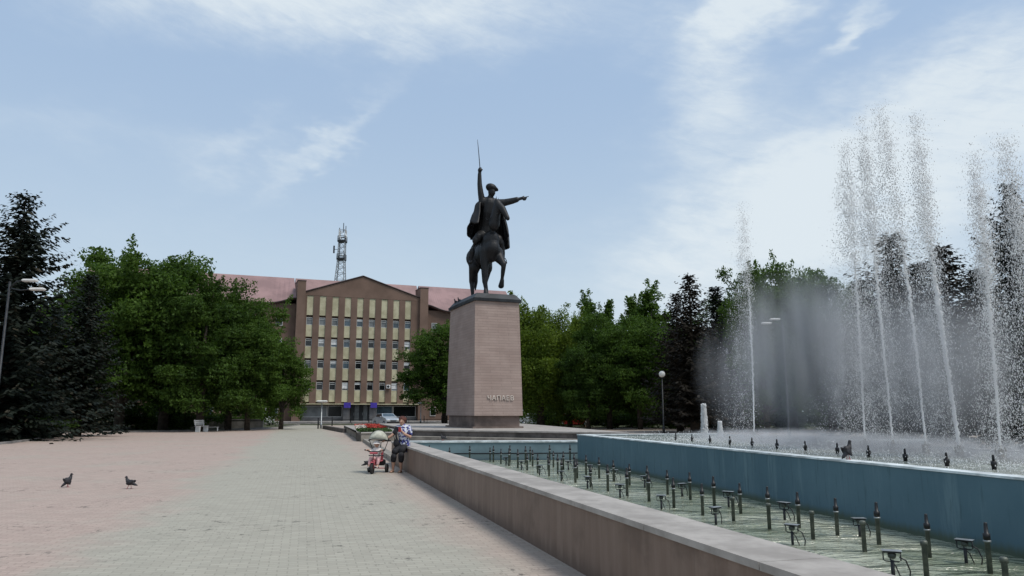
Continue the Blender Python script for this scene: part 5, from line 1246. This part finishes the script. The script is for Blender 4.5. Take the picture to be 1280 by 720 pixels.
# street furniture --------------------------------------------------------------------------
def lamp_post(x, y, H, label, heads, group='street lamps', rz=0, pm='steel'):
    root = empty('street_lamp', (x, y, 0), rz, label, 'street lamp', group)
    mb = MB(); mb.lathe([(.11, 0), (.11, .5), (.06, .55), (.045, H)], n=12); mb.build('post', M[pm], root)
    for q, (dx, dz, kind) in enumerate(heads):
        if kind == 'arm':
            mb = MB(); mb.tube([(0, 0, H - .3), (dx * .5, 0, H - .05 + dz), (dx, 0, H + dz)], .03, 8); a = mb.build('arm', M[pm], root)
            mb = MB(); mb.box((dx + .28 * (1 if dx > 0 else -1), 0, H + dz), (.62, .26, .12), 0, .04); mb.build('lamp_head', M['lamp_white'], a)
        elif kind == 'flat': mb = MB(); mb.box((dx, 0, H + .1), (.95, .55, .2), 0, .06); mb.build('lamp_head', M['lamp_white'], root)
        else: mb = MB(); mb.ball((0, 0, H + .2), .24, 16, 12); mb.build('globe', M['lamp_white'], root)
Yl = 73; x = A(402, 515, Yl)[0]; lamp_post(x, Yl, A(402, 503, Yl)[1], 'grey lamp post with a flat white head before the office entrance', [(0, 0, 'flat')])
Yl = 33; x = A(-6, 515, Yl)[0]; zz = A(20, 352, Yl)[1]; lamp_post(x, Yl, zz, 'tall lamp post with two white heads standing against the left spruce', [(.62, .05, 'arm'), (1.0, -.35, 'arm')], pm='iron')
Yl = 47; x = A(985, 515, Yl)[0]; zz = A(975, 405, Yl)[1]; lamp_post(x, Yl, zz, 'tall lamp post with two white heads among the trees behind the mist', [(-.75, .05, 'arm'), (-.2, .3, 'arm')], pm='iron')
Yl = 56; x = A(829, 515, Yl)[0]; zz = A(829, 471, Yl)[1]; lamp_post(x, Yl, zz, 'globe lamp on a thin post beside the pointed spruce', [(0, 0, 'globe')], pm='iron')
Yl = 104; x = A(526, 515, Yl)[0]; lamp_post(x, Yl, A(526, 505, Yl)[1], 'small pale lamp post before the right wing of the office', [(0, 0, 'flat')])
for (px, Y, py, lb) in ((352.5, 104, 516.5, 'white post standing on the pavement before the left wing'), (331.5, 110, 506, 'taller white post half hidden by the left trees')):
    x = A(px, 515, Y)[0]; mb = MB(); mb.lathe([(.28, 0), (.28, .1), (.24, .14), (.24, A(px, py, Y)[1] - .1), (.12, A(px, py, Y)[1])], n=14); o = mb.build('white_post', M['white']); o.location = (x, Y, .0); tag(o, lb, 'post')
mbp = empty('bollard'); mb = MB(); mb.lathe([(.06, 0), (.06, .75), (.045, .78)], n=10); mb.build('post', M['iron'], mbp); mb = MB(); mb.ball((0, 0, .84), .075, 10, 8); mb.build('ball', M['iron'], mbp); kb = kidmap(mbp)
for i, (px, py) in enumerate([(397.5, 536), (415, 532.5), (438, 529.5), (461, 529), (489, 528.6), (508, 528.2), (530, 528), (552, 527.8)]):
    x, y = G(px, py, 0); put(mbp, kb, (x, y, 0), 0, 'black bollard along the far edge of the square, %s from the left' % ORD[i].replace('nearest', 'first'), 'bollard', 'bollards along the square', 1.15)
# rail by the road
r0 = bl(3, 27); r1 = bl(36, 27); root = empty('road_railing', (*r0, 0), label='low dark railing between the square and the road before the office', cat='railing')
mb = MB(); mb.tube([(*r0, .62), (*r1, .62)], .035, 6); child(mb.build('rail', M['iron']), root)
for i in range(14):
    p = bl(3 + i * 33 / 13, 27); mb = MB(); mb.tube([(*p, 0), (*p, .62)], .03, 6); child(mb.build('post', M['iron']), root)
# low fence under the left trees
r0 = (-45, 72); r1 = (-24.5, 74); root = empty('park_wall', (*r0, 0), label='low grey wall seen between the trunks under the left trees', cat='wall')
mb = MB(); d = Vector((r1[0] - r0[0], r1[1] - r0[1])); mb.box(((r0[0] + r1[0]) / 2, (r0[1] + r1[1]) / 2, .42), (d.length, .25, .84), math.atan2(d.y, d.x)); child(mb.build('wall', M['concrete']), root)
mb = MB(); mb.box(((r0[0] + r1[0]) / 2, (r0[1] + r1[1]) / 2, .875), (d.length + .1, .33, .06), math.atan2(d.y, d.x)); child(mb.build('coping', M['concrete']), root)
def bench(px, py, rz, lb, m, L=1.5, hh=.45, back=True):
    x, y = G(px, py, 0); root = empty('park_bench', (x, y, 0), rz, lb, 'bench', 'park benches')
    mb = MB()
    for i in range(4): mb.box((0, -.18 + i * .12, hh), (L, .10, .035), 0, .005)
    mb.build('seat', m, root)
    if back:
        mb = MB()
        for i in range(3): mb.box((0, .26 + i * .03, hh + .16 + i * .13), (L, .03, .10), 0, .005)
        mb.build('backrest', m, root)
    for s in (-1, 1):
        mb = MB(); mb.box((s * (L / 2 - .12), 0, (hh - .02) / 2), (.08, .42, hh - .02), 0, .01)
        if back: mb.tube([(s * (L / 2 - .12), .2, hh - .02), (s * (L / 2 - .12), .36, hh + .5)], .03, 6)
        mb.build('leg', m, root)
bench(252, 540, R(75), 'white bench seen end-on at the edge of the left trees', M['white'], 1.2, .48)
bench(265, 539, R(20), 'low white backless bench beside the end-on white one', M['white'], 1.1, .34, False)
bench(781, 534.5, R(10), 'pale wooden bench in the shade right of the monument', mat('bench_wood', (.20, .14, .09), .8), 1.8)
bench(868, 535, R(-5), 'grey bench under the pointed spruce', M['concrete'], 1.8)

# cars --------------------------------------------------------------------------------------
def car(x, y, rz, paint, label, L=4.3, Wd=1.72, van=False):
    root = empty('parked_car', (x, y, 0), rz, label, 'car', 'parked cars')
    if not van: prof = [(-L / 2, .45), (-L / 2 + .05, .85), (-L / 2 + .75, .98), (-.62 * L / 2 + .1, 1.02), (-.25 * L, 1.40), (.08 * L, 1.44), (.22 * L, 1.05), (L / 2 - .25, .88), (L / 2, .70), (L / 2, .38), (L / 2 - .05, .28), (-L / 2 + .05, .28)]
    else: prof = [(-L / 2, .45), (-L / 2 + .02, 1.5), (-L / 2 + .2, 1.85), (.20 * L, 1.88), (.36 * L, 1.15), (L / 2 - .1, 1.0), (L / 2, .7), (L / 2, .38), (L / 2 - .05, .28), (-L / 2 + .05, .28)]
    belt = 1.0 if not van else 1.12
    def half(z): return Wd / 2 * (1 if z <= belt else 1 - .20 * (z - belt) / .5)
    n = len(prof); vs = [(px, -half(z), z) for px, z in prof] + [(px, half(z), z) for px, z in prof]
    mb = MB(); mb.add(vs, [tuple(range(n)), tuple(range(n, 2 * n))[::-1]] + [(i, i + n, (i + 1) % n + n, (i + 1) % n) for i in range(n)]); mb.build('body', paint, root)
    # windows
    if not van: side = [(-.23 * L, 1.34), (.07 * L, 1.37), (.185 * L, 1.06), (-.62 * L / 2 + .22, 1.06)]
    else: side = [(-.42 * L, 1.70), (.18 * L, 1.72), (.32 * L, 1.18), (-.42 * L, 1.18)]
    for s in (-1, 1):
        mb = MB(); mb.add([(a, s * (half(z) + .008), z) for a, z in side], [(0, 1, 2, 3)]); o = mb.build('side_window', M['glass_dark'], root); sm = o.modifiers.new('t', 'SOLIDIFY'); sm.thickness = .01
    def pane(nm, a, b, fr=.1):
        (x0, z0), (x1, z1) = a, b; dx, dz = x1 - x0, z1 - z0; p = (x0 + dx * fr, z0 + dz * fr); q = (x0 + dx * (1 - fr), z0 + dz * (1 - fr)); ln = math.hypot(dx, dz); nx_, nz_ = dz / ln * -.012, dx / ln * .012
        if nz_ < 0: nx_, nz_ = -nx_, -nz_
        m_ = MB(); m_.add([(p[0] + nx_, -half(p[1]) * .9, p[1] + nz_), (p[0] + nx_, half(p[1]) * .9, p[1] + nz_), (q[0] + nx_, half(q[1]) * .88, q[1] + nz_), (q[0] + nx_, -half(q[1]) * .88, q[1] + nz_)], [(0, 1, 2, 3)]); o = m_.build(nm, M['glass_blue'], root); sm = o.modifiers.new('t', 'SOLIDIFY'); sm.thickness = .008
    if not van: pane('windscreen', prof[6], prof[5]); pane('rear_window', prof[3], prof[4])
    else: pane('windscreen', prof[4], prof[3])
    for sx in (-.31 * L, .32 * L):
        for s in (-1, 1):
            w_ = empty('wheel', (sx, s * (Wd / 2 - .09), .31)); w_.parent = root
            m_ = MB(); m_.lathe([(.19, -.1), (.30, -.105), (.31, -.06), (.31, .06), (.30, .105), (.19, .1)], n=18, axis='y'); m_.build('tyre', M['rubber'], w_)
            m_ = MB(); m_.lathe([(.001, -.108), (.19, -.10), (.19, .10), (.001, .108)], n=18, axis='y'); m_.build('rim', M['steel'], w_)
    for s in (-1, 1):
        m_ = MB(); m_.box((L / 2 - .02, s * .6, .68), (.10, .34, .14), 0, .03); m_.build('headlight', M['lamp_white'], root)
        m_ = MB(); m_.box((-L / 2 + .03, s * .66, .80), (.08, .22, .16), 0, .03); m_.build('tail_light', M['car_red'], root)
        m_ = MB(); m_.box((.14 * L, s * (Wd / 2 + .08), 1.06), (.10, .16, .12), 0, .03); m_.build('mirror', paint, root)
    for sx in (L / 2 + .005, -L / 2 - .005):
        m_ = MB(); m_.box((sx, 0, .42), (.06, Wd * .94, .18), 0, .02); m_.build('bumper', M['black'], root)
    m_ = MB(); m_.box((L / 2 + .0, 0, .60), (.05, .7, .12), 0, .01); m_.build('grille', M['black'], root)
    return root
x, y = G(331, 531, 0); car(x, y, R(-80), M['car_white'], 'white car facing the square beside the left trees')
x, _ = A(483, 515, 88); car(x, 88, R(-58), M['car_silver'], 'silver car parked behind the flower bed before the office entrance')
x, _ = A(140, 515, 84); car(x, 84, R(8), M['car_white'], 'white van glimpsed between trunks of the left trees', 4.9, 1.8, True)
x, _ = A(170, 515, 88); car(x, 88, R(5), M['car_white'], 'white car glimpsed right of the white van behind the trunks')
for px, Y, m_, rz_, lb in ((671, 88, M['car_white'], R(-20), 'white car in the shade right of the pedestal'), (703, 92, M['car_silver'], R(10), 'grey car between the white and red ones under the trees'), (716, 84, M['car_red'], R(0), 'dark red car parked in the shade beside the pale walking figure'),
                     (750, 94, M['car_silver'], R(5), 'silver car right of the pale walking figure'), (820, 90, M['car_white'], R(0), 'white car far behind the wooden bench'), (880, 84, M['car_white'], R(0), 'white car glimpsed under the spruces left of the jets')):
    x = A(px, 515, Y)[0]; car(x, Y, rz_, m_, lb)
